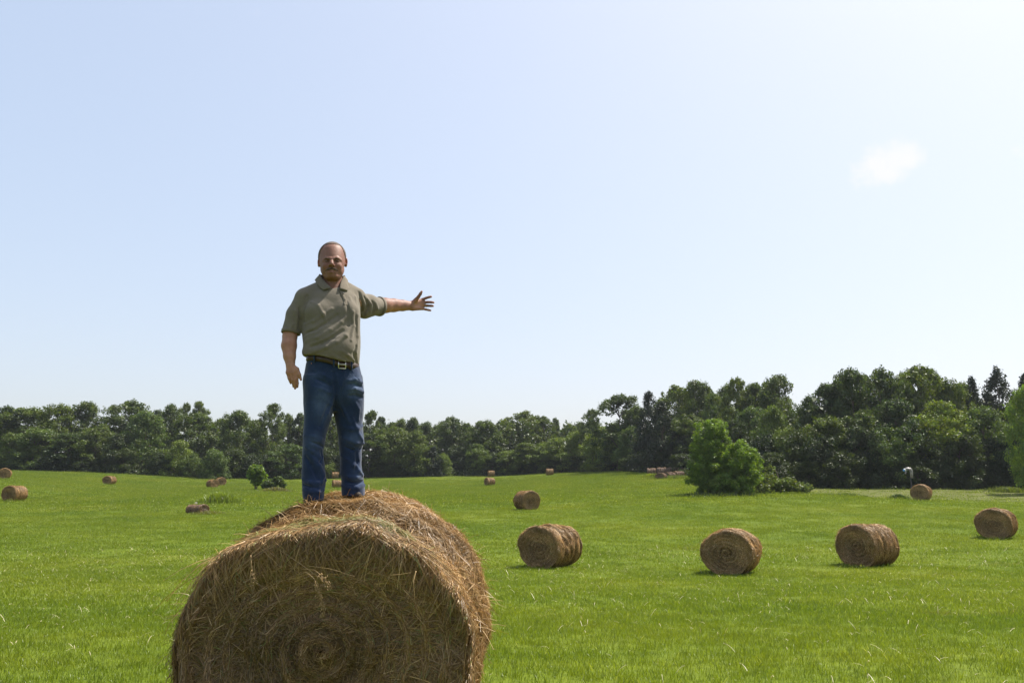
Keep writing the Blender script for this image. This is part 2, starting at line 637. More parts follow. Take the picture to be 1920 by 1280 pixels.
def leaves(rg, centers, radii, counts, size, up=0.35, tint=None, shell=0.42, elong=0.62, reach=1.2):
    """leaf-sized faces spread through the clumps; returns V, F, C"""
    P, N, T, S = [], [], [], []
    for c, r, k in zip(centers, radii, counts):
        d = rg.normal(size=(k, 3)); d /= np.linalg.norm(d, axis=1)[:, None]
        rad = shell + (reach - shell) * rg.random(k) ** 0.9
        rad *= 1 + 0.22 * rg.normal(size=k) * (rg.random(k) < 0.25)
        p = c + d * rad[:, None] * np.asarray(r)
        P.append(p)
        nn = d * 0.55 + rg.normal(size=(k, 3)) * 0.55 + np.array([0, 0, up])
        N.append(nn)
        ct = rg.uniform(0.80, 1.2)
        tt = ct * rg.uniform(0.72, 1.28, size=k)
        T.append(tt)
        S.append(size * rg.uniform(0.55, 1.35, size=k))
    P = np.concatenate(P); N = np.concatenate(N); T = np.concatenate(T); S = np.concatenate(S)
    N /= np.linalg.norm(N, axis=1)[:, None] + 1e-9
    a = np.cross(N, rg.normal(size=N.shape)); a /= np.linalg.norm(a, axis=1)[:, None] + 1e-9
    b = np.cross(N, a)
    k = len(P)
    bend = N * (S * 0.22)[:, None]
    V = np.empty((k, 4, 3))
    V[:, 0] = P - a * S[:, None] - bend
    V[:, 1] = P - b * (S * elong)[:, None]
    V[:, 2] = P + a * S[:, None] - bend
    V[:, 3] = P + b * (S * elong)[:, None]
    F = np.arange(k * 4).reshape(k, 4)
    hue = rg.uniform(-1, 1, size=k)
    C = np.stack([T * (1 + 0.16 * hue), T, T * (1 - 0.2 * hue)], 1)
    return V.reshape(-1, 3), F, np.repeat(C, 4, axis=0)


def crown_clumps(rg, kind, H, Rad):
    """clump centres and radii of a crown of height H and radius Rad standing on the ground"""
    cs, rs = [], []
    if kind == 'cedar':
        for i in range(90):
            t = rg.random() ** 0.8
            z = H * (0.05 + 0.92 * t)
            pr = Rad * (1 - t ** 1.5) ** 0.75 * rg.uniform(0.35, 1.0) * 1.15
            a = rg.uniform(0, 6.283)
            cs.append((pr * math.cos(a), pr * math.sin(a), z))
            s = Rad * (0.12 + 0.13 * (1 - t)) * rg.uniform(0.7, 1.2)
            rs.append((s, s, s * 1.25))
        cs.append((0, 0, H * 0.97)); rs.append((Rad * .07, Rad * .07, H * .045))
        return cs, rs
    if kind == 'poplar':
        lo, num, s0, pw = 0.06, 80, 0.22, 0.55
    elif kind == 'loose':
        lo, num, s0, pw = 0.12, 95, 0.165, 0.6
    elif kind == 'low':
        lo, num, s0, pw = 0.02, 95, 0.19, 0.5
    else:
        lo, num, s0, pw = 0.06, 120, 0.185, 0.5
    lobes = [(rg.uniform(0, 6.283), rg.uniform(0.55, 0.95), rg.uniform(0.15, 0.35)) for _ in range(4)]
    for i in range(num):
        t = rg.random()
        z = H * (lo + (0.96 - lo) * t)
        if kind == 'poplar':
            prof = min(1.0, 0.62 + t * 1.2) * (1 - t ** 2.6) ** 0.6 + 0.06
        elif kind == 'low':
            prof = (1 - t ** 2.4) ** 0.6 * (0.85 + 0.15 * t)
        else:
            prof = max(0.0, 1 - (abs(2 * t - 0.80) / 1.2) ** 2.6) ** 0.5
        a = rg.uniform(0, 6.283)
        lob = 1.0
        for (la, lt, lw) in lobes:
            lob += lw * math.exp(-((t - lt) / 0.22) ** 2) * math.cos(a - la)
        pr = Rad * prof * lob * rg.random() ** 0.42 * 0.92
        cs.append((pr * math.cos(a), pr * math.sin(a), z))
        s = Rad * s0 * rg.uniform(0.6, 1.35)
        rs.append((s, s, s * rg.uniform(0.65, 0.95)))
    # a ragged top
    for i in range(16 if kind != 'low' else 8):
        a = rg.uniform(0, 6.283); pr = Rad * rg.uniform(0.05, 0.6)
        cs.append((pr * math.cos(a), pr * math.sin(a), H * (0.985 - 0.16 * rg.random() - 0.12 * pr / Rad)))
        s = Rad * rg.uniform(0.06, 0.14)
        rs.append((s, s, s * 1.2))
    return cs, rs


def build_tree(seed, kind, mat, H=16.0, Rad=5.0, n_leaves=6500, leaf=0.24, name='tree'):
    rg = np.random.default_rng(seed)
    root = empty(name, (0, 0, -500))
    cs, rs = crown_clumps(rg, kind, H, Rad)
    vol = np.array([r[0] * r[2] for r in rs])
    cnt = np.maximum(12, (n_leaves * vol / vol.sum())).astype(int)
    V, F, C = leaves(rg, np.array(cs), np.array(rs), cnt, leaf)
    me = fast_mesh('crown', V, F, False, C)
    me.materials.append(mat)
    crown = link('crown', me, None, root)
    tag(crown, kind='stuff')
    # trunk with limbs
    TV, TF = [], []

    def add(path, rad, sides):
        v, f = tube(path, rad, sides, False)
        o = len(TV)
        TV.extend(v); TF.extend([tuple(i + o for i in q) for q in f])
    top = H * (0.9 if kind in ('cedar', 'poplar') else 0.72)
    zz = np.linspace(-0.3, top, 9)
    wob = np.cumsum(rg.normal(size=(9, 2)) * 0.12, axis=0)
    path = np.stack([wob[:, 0], wob[:, 1], zz], 1)
    r0 = 0.016 * H + 0.05
    add(path, np.linspace(r0, 0.03, 9) * np.array([1.35] + [1] * 8), 8)
    order = rg.permutation(len(cs))[:16]
    for i in order:
        c = np.array(cs[i])
        h0 = min(top * 0.95, max(H * 0.12, c[2] - np.hypot(c[0], c[1]) * rg.uniform(0.5, 0.9)))
        k = np.interp(h0, zz, np.arange(9))
        p0 = path[int(k)] + (path[min(8, int(k) + 1)] - path[int(k)]) * (k - int(k))
        mid = (p0 + c) / 2 + np.array([0, 0, 0.06 * H * rg.random()])
        rr = r0 * (1 - h0 / H) * 0.5 + 0.02
        add([p0, mid, c], [rr, rr * 0.6, 0.015], 5)
    tm = pydata('trunk', TV, TF)
    tm.materials.append(MAT_BARK)
    link('trunk', tm, None, root)
    root['H'] = H; root['Rad'] = Rad
    return root


PROTO = {}
for key, kind, mat, num, H, Rad, nl, lf in (
        ('oak', 'oak', MAT_OAK, 5, 16, 5.5, 17000, 0.205),
        ('light', 'oak', MAT_LIGHT, 4, 12, 4.5, 15000, 0.165),
        ('poplar', 'poplar', MAT_OAK, 3, 17, 3.6, 12000, 0.19),
        ('loose', 'loose', MAT_OAK, 4, 17, 5.0, 12500, 0.185),
        ('cedar', 'cedar', MAT_CEDAR, 3, 14, 4.4, 11000, 0.16),
        ('low', 'low', MAT_SHADE_THICKET, 4, 9, 5.0, 15000, 0.165),
        ('bright', 'oak', MAT_BUSH, 1, 12, 4.5, 15000, 0.16),
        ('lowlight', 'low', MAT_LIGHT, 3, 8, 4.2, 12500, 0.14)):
    PROTO[key] = [build_tree(100 + 17 * i + sum(map(ord, key)), kind, mat, H, Rad, nl, lf) for i in range(num)]
_proto_used = {}
trng = random.Random(5)
NAMES = {'oak': 'broadleaf_tree', 'light': 'broadleaf_tree', 'poplar': 'tall_tree', 'loose': 'open_crowned_tree',
         'cedar': 'cedar_tree', 'low': 'thicket_tree', 'lowlight': 'thicket_tree', 'bright': 'broadleaf_tree'}


def place_tree(u, vtop, halfw, Y, key, label=None, group=None):
    x = at(u, 900, Y)[0]
    zb = gz(x, Y) - 0.15
    zt = at(u, vtop, Y)[2]
    H = max(1.2, zt - zb)
    depth = Y * math.cos(PITCH) + (zb + H / 2 - CAM_Z) * math.sin(PITCH)
    wr = halfw * (1.42 if key == 'loose' else 1.27) * depth / FOCAL
    protos = PROTO[key]
    i = trng.randrange(len(protos))
    # take turns through the prototypes
    cnt = _proto_used.setdefault(key, [0]); i = cnt[0] % len(protos); first = cnt[0] < len(protos); cnt[0] += 1
    p = protos[i]
    sc = (wr / p['Rad'], wr / p['Rad'], H / p['H'])
    rz = trng.uniform(0, 6.283)
    if first:
        o = p
        o.location = (x, Y, zb); o.rotation_euler = (0, 0, rz); o.scale = sc
    else:
        o = copy_thing(p, (x, Y, zb), rz, sc)
    o.name = NAMES[key]
    tag(o, label, 'tree')
    return o


TREES = [
    # far left wood, back row
    (-130, 762, 48, 205, 'oak'), (-85, 758, 40, 208, 'oak'), (-40, 760, 42, 205, 'oak'), (4, 760, 26, 206, 'poplar'), (45, 764, 46, 205, 'oak'),
    (100, 757, 36, 200, 'oak'), (152, 754, 36, 205, 'oak', 'broad tree with high rounded crown left of the tallest left-hand tree'),
    (235, 749, 44, 212, 'oak', 'tallest broad tree in the wood at the far left'),
    (290, 768, 20, 222, 'poplar'), (312, 758, 24, 215, 'oak'),
    (341, 754, 13, 235, 'loose', 'left one of two thin treetops poking above the left wood'),
    (365, 751, 18, 235, 'loose', 'right one of two thin treetops poking above the left wood'),
    (362, 774, 40, 206, 'oak'), (442, 770, 34, 206, 'oak', 'round-topped dark tree between twin treetops and tall open tree'), (480, 786, 22, 214, 'oak'),
    (507, 755, 23, 206, 'loose', 'tall open-crowned tree standing out just left of the man'),
    (535, 774, 13, 222, 'poplar'), (556, 772, 15, 222, 'poplar'), (590, 776, 24, 225, 'oak'), (625, 774, 28, 230, 'oak'), (660, 776, 24, 230, 'oak'),
    (470, 790, 26, 238, 'oak'), (525, 790, 26, 240, 'oak'), (573, 788, 26, 238, 'oak'), (606, 785, 26, 240, 'oak'), (642, 786, 26, 240, 'oak'), (735, 792, 28, 240, 'oak'), (785, 796, 28, 244, 'oak'), (822, 797, 26, 242, 'oak'), (890, 800, 28, 240, 'oak'), (932, 796, 26, 240, 'oak'), (965, 792, 26, 240, 'oak'), (1005, 790, 28, 240, 'oak'), (275, 778, 28, 232, 'oak'), (410, 785, 28, 232, 'oak'), (1530, 765, 28, 128, 'oak'), (1810, 735, 34, 128, 'oak'), (1865, 735, 34, 128, 'cedar'),
    (1195, 762, 24, 178, 'oak'), (1245, 745, 26, 178, 'oak'), (1292, 732, 28, 176, 'oak'), (1338, 728, 28, 172, 'oak'), (1366, 724, 26, 164, 'oak'), (1410, 726, 28, 162, 'oak'), (1445, 722, 28, 158, 'oak'), (1586, 712, 28, 128, 'oak'), (1636, 702, 32, 128, 'oak'), (1702, 704, 32, 128, 'oak'), (1768, 702, 32, 128, 'oak'), (1820, 718, 30, 130, 'oak'),
    # far left wood, front row
    (-60, 800, 40, 194, 'light'), (15, 812, 24, 193, 'light'), (60, 802, 40, 192, 'light', 'paler round tree at the front of the far left wood'),
    (125, 812, 36, 193, 'oak'), (175, 800, 34, 194, 'oak'), (215, 815, 30, 193, 'low'), (266, 772, 36, 197, 'light', 'pale green egg-shaped tree in front of the tallest left tree'),
    (232, 842, 24, 191, 'low'), (330, 826, 27, 190, 'lowlight'), (396, 842, 25, 189, 'lowlight', 'bright green bushy tree behind the pair of far left bales'),
    (360, 850, 22, 190, 'lowlight'), (300, 845, 25, 191, 'low'), (95, 852, 26, 190, 'low'), (30, 858, 24, 190, 'low'), (-30, 850, 26, 190, 'low'), (165, 858, 24, 190, 'low'),
    (440, 840, 28, 196, 'low'), (470, 852, 22, 196, 'low'), (418, 868, 14, 190, 'lowlight'), (500, 850, 22, 198, 'low'), (545, 832, 30, 199, 'light'), (575, 855, 22, 200, 'lowlight'),
    (610, 842, 26, 206, 'low'), (645, 840, 26, 206, 'low'), (622, 868, 16, 203, 'lowlight'),
    # centre, back row
    (694, 768, 19, 208, 'poplar', 'pointed tall tree standing just right of the man'), (712, 779, 16, 215, 'poplar'),
    (752, 785, 20, 230, 'oak'), (773, 783, 18, 230, 'oak'), (800, 791, 24, 236, 'oak'),
    (845, 780, 27, 226, 'oak', 'domed tall tree in the middle of the far wood'), (872, 792, 20, 230, 'oak'), (910, 788, 31, 216, 'oak', 'dark round-topped tree above the two stacked-looking bales'),
    (950, 782, 20, 236, 'loose'), (985, 770, 33, 226, 'loose', 'wide open-crowned tree above the lone far bale'), (1020, 778, 18, 230, 'loose'), (1043, 783, 11, 236, 'poplar'),
    (1068, 795, 20, 262, 'oak'), (1090, 792, 18, 268, 'oak'), (1112, 790, 24, 246, 'oak'),
    # centre, front row
    (690, 812, 22, 204, 'poplar'), (735, 800, 34, 206, 'oak'), (775, 806, 30, 205, 'oak'), (718, 866, 20, 203, 'low'), (760, 862, 24, 204, 'low'),
    (812, 836, 19, 205, 'cedar', 'grey-green cone-shaped tree at the field edge, centre left'), (832, 850, 15, 206, 'lowlight'), (800, 866, 18, 205, 'low'),
    (675, 872, 16, 203, 'low'), (860, 838, 24, 213, 'low'), (893, 832, 20, 211, 'light'), (925, 850, 24, 211, 'low'), (950, 845, 22, 210, 'light'),
    (880, 862, 20, 211, 'low'), (985, 830, 30, 210, 'oak'), (1015, 838, 28, 209, 'light'), (1050, 820, 32, 207, 'light'), (1085, 806, 26, 208, 'light'),
    (1000, 862, 22, 208, 'low'), (1040, 862, 24, 206, 'low'), (1080, 852, 26, 205, 'low'),
    # the wood climbing to the right
    (1112, 766, 18, 205, 'loose'), (1165, 737, 38, 182, 'loose', 'tall airy tree left of the dark pointed cedar'), (1130, 800, 34, 192, 'light'),
    (1118, 842, 26, 198, 'low'), (1160, 795, 34, 184, 'light'), (1150, 848, 28, 188, 'low'), (1185, 800, 28, 172, 'light'), (1190, 850, 28, 168, 'low'),
    (1222, 733, 32, 160, 'cedar', 'dark pointed cedar above the old grey bales'), (1245, 752, 34, 156, 'cedar'), (1215, 800, 24, 160, 'cedar'), (1275, 800, 28, 152, 'cedar'), (1250, 845, 28, 154, 'low'),
    (1272, 722, 32, 172, 'loose'), (1313, 714, 33, 166, 'oak', 'dark dome-topped tree behind the round bright bush'), (1345, 738, 24, 160, 'light'),
    (1300, 775, 34, 152, 'oak'), (1340, 800, 34, 148, 'low'), (1285, 850, 30, 146, 'low'), (1235, 858, 24, 157, 'low'),
    (1388, 707, 26, 152, 'loose', 'open-topped tree left of the broad grey-green tree'), (1425, 716, 26, 152, 'loose'), (1466, 704, 37, 148, 'oak', 'broad grey-green tree left of the sky gap in the wood'),
    (1415, 762, 32, 138, 'light'), (1455, 762, 26, 128, 'light'), (1382, 790, 36, 132, 'low'), (1440, 810, 40, 120, 'low'), (1480, 800, 30, 118, 'light'),
    # the tall wood on the right
    (1524, 742, 24, 120, 'oak'), (1562, 720, 38, 120, 'oak'), (1606, 690, 40, 118, 'oak', 'high-crowned tree right of the sky gap in the wood'),
    (1664, 688, 42, 120, 'oak'), (1740, 682, 42, 120, 'loose', 'tallest tree in the right-hand wood'), (1705, 715, 36, 118, 'oak'), (1790, 710, 32, 121, 'oak'),
    (1838, 706, 26, 123, 'cedar', 'narrow pointed cedar top left of the broad dark cedar'), (1888, 690, 44, 124, 'cedar', 'broad dark cedar at the right edge of the skyline'), (1940, 700, 38, 124, 'cedar'),
    (1690, 750, 48, 113, 'oak'), (1772, 752, 44, 113, 'light'), (1850, 762, 42, 112, 'light'), (1620, 770, 46, 113, 'oak'), (1560, 782, 42, 112, 'oak'),
    (1500, 812, 40, 112, 'low'), (1450, 850, 36, 108, 'low'), (1545, 815, 46, 110, 'low'), (1610, 802, 46, 110, 'low'), (1665, 800, 44, 110, 'lowlight'), (1735, 822, 48, 110, 'low'),
    (1805, 815, 46, 109, 'low'), (1875, 820, 44, 109, 'low'), (1940, 800, 46, 109, 'low'), (1580, 850, 40, 108.5, 'low'), (1650, 850, 40, 108.5, 'low'), (1720, 862, 40, 108.5, 'low'), (1790, 860, 40, 108.5, 'low'), (1850, 862, 36, 108.5, 'low'), (1515, 862, 34, 108.5, 'low'), (1910, 860, 36, 108, 'low'),
    (1938, 718, 32, 97, 'bright', 'bright leafy tree cut by the right edge of the picture'),
    (1990, 700, 50, 118, 'oak'), (2050, 710, 50, 116, 'oak'), (2010, 820, 50, 109, 'low'),
]
TREES = [t for t in TREES if t[0] + t[2] > 0 and t[0] - t[2] < 1920]
TREES.sort(key=lambda t: t[3])
WOODS = ((560, 'the wood left of the man'), (690, 'the wood behind the man'), (1080, 'the far wood right of the man'),
         (1500, 'the wood behind the round bush'), (9999, 'the tall right-hand wood'))
ORD = 'leftmost second third fourth fifth sixth seventh eighth ninth tenth eleventh twelfth thirteenth fourteenth fifteenth sixteenth seventeenth eighteenth nineteenth twentieth twenty-first twenty-second twenty-third twenty-fourth twenty-fifth twenty-sixth twenty-seventh twenty-eighth twenty-ninth thirtieth'.split()
plain = {}
for t in TREES:
    o = place_tree(t[0], t[1], t[2], t[3], t[4], t[5] if len(t) > 5 else None)
    wood = next(wd for lim, wd in WOODS if t[0] < lim)
    o['group'] = 'trees of ' + wood
    if len(t) < 6:
        form = {'oak': 'dark broad tree', 'light': 'paler leafy tree', 'poplar': 'slim upright tree', 'loose': 'airy open tree', 'cedar': 'dark cedar', 'low': 'low shade-darkened thicket tree', 'lowlight': 'low pale thicket tree'}[t[4]]
        plain.setdefault((form, wood), []).append((t[0], o))
for (form, wood), lst in plain.items():
    lst.sort(key=lambda q: q[0])
    for i, (u, o) in enumerate(lst):
        if len(lst) == 1:
            o['label'] = 'the only %s in %s' % (form, wood)
        else:
            o['label'] = '%s %s%s in %s' % (ORD[i], form, '' if i == 0 else ' from the left', wood)

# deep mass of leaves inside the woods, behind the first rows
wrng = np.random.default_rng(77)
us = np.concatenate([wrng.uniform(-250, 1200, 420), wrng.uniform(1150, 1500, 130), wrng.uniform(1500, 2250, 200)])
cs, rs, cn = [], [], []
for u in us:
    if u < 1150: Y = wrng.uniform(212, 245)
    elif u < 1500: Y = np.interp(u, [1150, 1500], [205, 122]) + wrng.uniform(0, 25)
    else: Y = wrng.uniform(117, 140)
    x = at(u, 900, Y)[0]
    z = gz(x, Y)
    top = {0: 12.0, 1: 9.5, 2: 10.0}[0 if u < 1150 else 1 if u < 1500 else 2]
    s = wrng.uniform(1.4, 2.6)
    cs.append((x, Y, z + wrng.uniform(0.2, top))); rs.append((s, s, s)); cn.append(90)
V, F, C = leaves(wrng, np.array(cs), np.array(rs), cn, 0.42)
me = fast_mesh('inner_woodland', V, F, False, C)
iw = link('inner_woodland', me, MAT_SHADE_THICKET)
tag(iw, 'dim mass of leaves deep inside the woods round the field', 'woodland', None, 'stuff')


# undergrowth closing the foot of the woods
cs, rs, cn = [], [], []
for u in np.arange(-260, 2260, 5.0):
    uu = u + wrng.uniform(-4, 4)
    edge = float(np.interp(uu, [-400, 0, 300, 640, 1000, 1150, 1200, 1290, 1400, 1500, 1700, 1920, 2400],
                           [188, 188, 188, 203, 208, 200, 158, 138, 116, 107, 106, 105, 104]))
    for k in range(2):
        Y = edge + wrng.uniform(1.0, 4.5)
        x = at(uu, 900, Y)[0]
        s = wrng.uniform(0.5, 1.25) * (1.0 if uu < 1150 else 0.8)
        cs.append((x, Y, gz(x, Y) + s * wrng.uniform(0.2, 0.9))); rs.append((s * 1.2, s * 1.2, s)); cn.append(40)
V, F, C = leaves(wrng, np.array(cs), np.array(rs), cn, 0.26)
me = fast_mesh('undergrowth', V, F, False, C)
ug = link('undergrowth', me, MAT_SHADE_THICKET)
tag(ug, 'shade-darkened undergrowth along the foot of the woods', 'undergrowth', None, 'stuff')


# ------------------------------------------------------------------ the round bright bush, shrubs and weeds
def free_plant(name, label, category, blobs, mat, leaf, n_leaves, seed, loc, stems=4, group=None):
    """blobs: (x, y, z, r, rz) lobes in metres from loc; each lobe is broken into small clumps"""
    rg = np.random.default_rng(seed)
    root = empty(name, loc)
    cs, rs, cn = [], [], []
    tot = sum(b[3] * b[3] for b in blobs)
    for (bx, by, bz, br, brz) in blobs:
        k = max(14, int(260 * br * br / tot * len(blobs) ** 0.5))
        d = rg.normal(size=(k, 3)); d /= np.linalg.norm(d, axis=1)[:, None]
        rad = rg.random(k) ** 0.3 * 0.9
        p = np.array([bx, by, bz]) + d * rad[:, None] * np.array([br, br, brz])
        for q in p:
            if q[2] < 0.1: q[2] = 0.1 + rg.random() * 0.3
            s = br * rg.uniform(0.11, 0.21)
            cs.append(q); rs.append((s, s, s * 0.85))
    vol = np.array([r[0] ** 2 for r in rs])
    cn = np.maximum(8, n_leaves * vol / vol.sum()).astype(int)
    V, F, C = leaves(rg, np.array(cs), np.array(rs), cn, leaf, shell=0.5, reach=1.08)
    me = fast_mesh('foliage', V, F, False, C); me.materials.append(mat)
    tag(link('foliage', me, None, root), kind='stuff')
    TV, TF = [], []
    for i in range(stems):
        c = np.array(cs[rg.integers(len(cs))])
        p0 = np.array([rg.normal() * 0.12, rg.normal() * 0.12, -0.15])
        mid = p0 * 0.5 + c * 0.5 + np.array([0, 0, 0.3 * c[2]])
        r0 = 0.02 + 0.014 * c[2]
        v, f = tube([p0, mid, c], [r0, r0 * 0.7, 0.01], 6, False)
        o = len(TV); TV.extend(v); TF.extend([tuple(i2 + o for i2 in q) for q in f])
    tm = pydata('stem', TV, TF); tm.materials.append(MAT_BARK)
    link('stem', tm, None, root)
    tag(root, label, category, group)
    return root


def lobes_pix(base, Y, items):
    out = []
    for (u, v, ru, rv, dy) in items:
        p = at(u, v, Y + dy) - np.array(base)
        m = Y / FOCAL
        out.append((p[0], dy, p[2], ru * m, rv * m))
    return out


base = ground_at(1357, 88)
free_plant('round_bush', 'large round bright green bush with two lobes standing alone in the field', 'bush',
           lobes_pix(base, 88, [(1333, 830, 40, 50, 0.5), (1330, 878, 46, 46, 0), (1388, 872, 44, 50, -1.2), (1396, 895, 34, 32, -1), (1316, 898, 32, 28, -0.5), (1342, 806, 30, 26, 0.3), (1360, 905, 44, 22, -1.6)]),
           MAT_BUSH, 0.095, 60000, 301, base, 9)
base = ground_at(1462, 91)
free_plant('trailing_shrub', 'low trailing pale green shrub spreading right of the round bush', 'shrub',
           lobes_pix(base, 91, [(1440, 905, 26, 20, 0), (1470, 908, 26, 15, 0), (1500, 914, 24, 9, 0), (1425, 915, 24, 12, -1), (1445, 885, 14, 16, 1)]),
           MAT_WEED, 0.12, 7000, 302, base, 5)
base = ground_at(480, 135)
free_plant('field_tree', 'small round-headed tree on a short trunk in the left of the field', 'tree',
           lobes_pix(base, 135, [(480, 884, 17, 14, 0), (474, 890, 12, 11, 0), (490, 893, 12, 12, 0), (482, 902, 12, 8, 0)]),
           MAT_BUSH, 0.15, 7000, 303, base, 6)
base = ground_at(516, 131)
free_plant('field_shrub', 'pale ragged shrub just right of the small round-headed tree', 'shrub',
           lobes_pix(base, 131, [(522, 900, 10, 9, 0), (508, 906, 14, 8, 0), (498, 909, 10, 6, 0), (530, 908, 8, 7, 0)]),
           MAT_WEED, 0.16, 2600, 304, base, 5)
base = ground_at(1800, 82)


def weeds(name, label, u, Y, w, h, num, seed, tint=(1, 1, 1), leafw=0.02, category='weeds'):
    """a clump of tall upright blades and seed stalks"""
    rg = np.random.default_rng(seed)
    base = ground_at(u, Y)
    V, F, C = [], [], []
    for i in range(num):
        x = rg.normal() * w * 0.42; y = rg.normal() * w * 0.25
        fall = math.exp(-(x / w) ** 2 * 2.2)
        hh = h * rg.uniform(0.35, 1.0) * (0.35 + 0.65 * fall)
        a = rg.uniform(0, 6.283); le = hh * rg.uniform(0.1, 0.6)
        z0 = gz(base[0] + x, base[1] + y) - base[2] - 0.03
        fa = rg.uniform(0, 3.14); sx, sy = math.cos(fa) * leafw, math.sin(fa) * leafw
        b0 = len(V)
        c = np.array(tint) * rg.uniform(0.7, 1.3)
        for k, t in enumerate((0, 0.5, 0.85, 1.0)):
            px = x + math.cos(a) * le * t * t; py = y + math.sin(a) * le * t * t; pz = z0 + hh * (t - 0.2 * t ** 3)
            wk = (0.7, 1.0, 0.7, 0.1)[k]
            V.append((px - sx * wk, py - sy * wk, pz)); V.append((px + sx * wk, py + sy * wk, pz)); C += [c, c]
        for k in range(3):
            q = b0 + 2 * k
            F.append((q, q + 1, q + 3, q + 2))
    me = fast_mesh(name, V, F, True, np.array(C)); me.materials.append(MAT_WEED)
    o = link(name, me, None, None, base)
    tag(o, label, category, None, 'stuff')
    return o


weeds('weed_clump', 'dense green weed clump near the collapsed old bale', 412, 84, 2.5, 1.6, 1900, 401, (1.2, 1.25, 0.9), 0.032)
weeds('dry_grass_clump', 'straw-coloured tall grass at the foot of the pale shrub', 520, 124, 2.6, 1.1, 700, 402, (1.5, 1.0, 1.4), 0.035)
weeds('dry_grass_clump', 'thin brownish grass trailing right of the collapsed old bale', 392, 67.5, 1.9, 0.45, 500, 403, (1.4, 1.05, 1.2), 0.02)
weeds('bush_skirt_grass', 'rough grass round the foot of the round bright bush', 1350, 86.0, 5.2, 0.8, 1500, 404, (0.75, 0.8, 0.7), 0.03)
weeds('weed_clump', 'yellowish weeds in the mown strip right of the trailing shrub', 1590, 88, 2.6, 0.55, 600, 405, (1.0, 1.0, 0.7), 0.03)
weeds('weed_clump', 'dark weed tuft left of the bale by the bent pipe', 1683, 85, 1.1, 0.75, 500, 406, (0.5, 0.6, 0.5), 0.03)
weeds('weed_clump', 'tall yellow-green weeds round the old decayed bales', 1262, 134, 6.0, 0.7, 1500, 407, (1.25, 1.15, 0.8), 0.04)
weeds('weed_clump', 'sunlit weeds in front of the row of old grey bales', 1222, 141, 2.2, 0.9, 700, 408, (1.3, 1.25, 0.6), 0.04)
weeds('weed_clump', 'weeds at the wood edge under the bright tree on the right', 1890, 101, 3.5, 1.0, 700, 409, (1.0, 0.95, 0.8), 0.03)
# ------------------------------------------------------------------ hay
MAT_HAY, n, l, out = new_mat('hay_strands')
att = n.new('ShaderNodeAttribute'); att.attribute_name = 'Col'
geo = n.new('ShaderNodeNewGeometry')
c = mixc(n, l, 1.0, att.outputs['Color'], (1.0, 1.0, 1.0), 'MULTIPLY')
ct = mixc(n, l, 1.0, c, (1.1, 0.95, 0.7), 'MULTIPLY')
leaf_shader(n, l, out, c, ct, 0.22, 0.03, 0.45)

MAT_HAYCORE, n, l, out = new_mat('packed_hay')
tc = n.new('ShaderNodeTexCoord')
att = n.new('ShaderNodeAttribute'); att.attribute_name = 'Col'     # r: winding coordinate, g: along-strand, b: face
sep = n.new('ShaderNodeSeparateColor'); l.new(att.outputs['Color'], sep.inputs[0])
cmb = n.new('ShaderNodeCombineXYZ')
m1 = n.new('ShaderNodeMath'); m1.operation = 'MULTIPLY'; m1.inputs[1].default_value = 60.0
m2 = n.new('ShaderNodeMath'); m2.operation = 'MULTIPLY'; m2.inputs[1].default_value = 7.0
l.new(sep.outputs[0], m1.inputs[0]); l.new(sep.outputs[1], m2.inputs[0])
l.new(m1.outputs[0], cmb.inputs[0]); l.new(m2.outputs[0], cmb.inputs[1])
nz1 = noise(n, l, 1.0, 4, 0.65, cmb.outputs[0])
nz2 = noise(n, l, 35.0, 5, 0.7, tc.outputs['Object'])
nz3 = noise(n, l, 3.0, 3, 0.5, tc.outputs['Object'])
r1 = ramp(n, l, nz1.outputs[0], [(0.28, (0.065, 0.040, 0.018)), (0.5, (0.15, 0.094, 0.041)), (0.72, (0.245, 0.16, 0.075))])
r2 = ramp(n, l, nz2.outputs[0], [(0.3, (0.45, 0.45, 0.45)), (0.55, (1, 1, 1)), (0.8, (1.3, 1.3, 1.3))])
r3 = ramp(n, l, nz3.outputs[0], [(0.3, (0.8, 0.78, 0.75)), (0.7, (1.12, 1.12, 1.1))])
c = mixc(n, l, 1.0, r1.outputs[0], r2.outputs[0], 'MULTIPLY')
c = mixc(n, l, 1.0, c, r3.outputs[0], 'MULTIPLY')
b = principled(n, l, out, c, 0.95, 0.1)
add = n.new('ShaderNodeMath'); add.operation = 'ADD'
l.new(nz1.outputs[0], add.inputs[0]); l.new(nz2.outputs[0], add.inputs[1])
bump(n, l, b, add.outputs[0], 0.9, 0.03)

HAY_TONES = np.array([(0.45, 0.295, 0.130), (0.37, 0.228, 0.096), (0.29, 0.172, 0.068), (0.52, 0.365, 0.185), (0.22, 0.130, 0.050), (0.40, 0.265, 0.115), (0.33, 0.228, 0.088)])


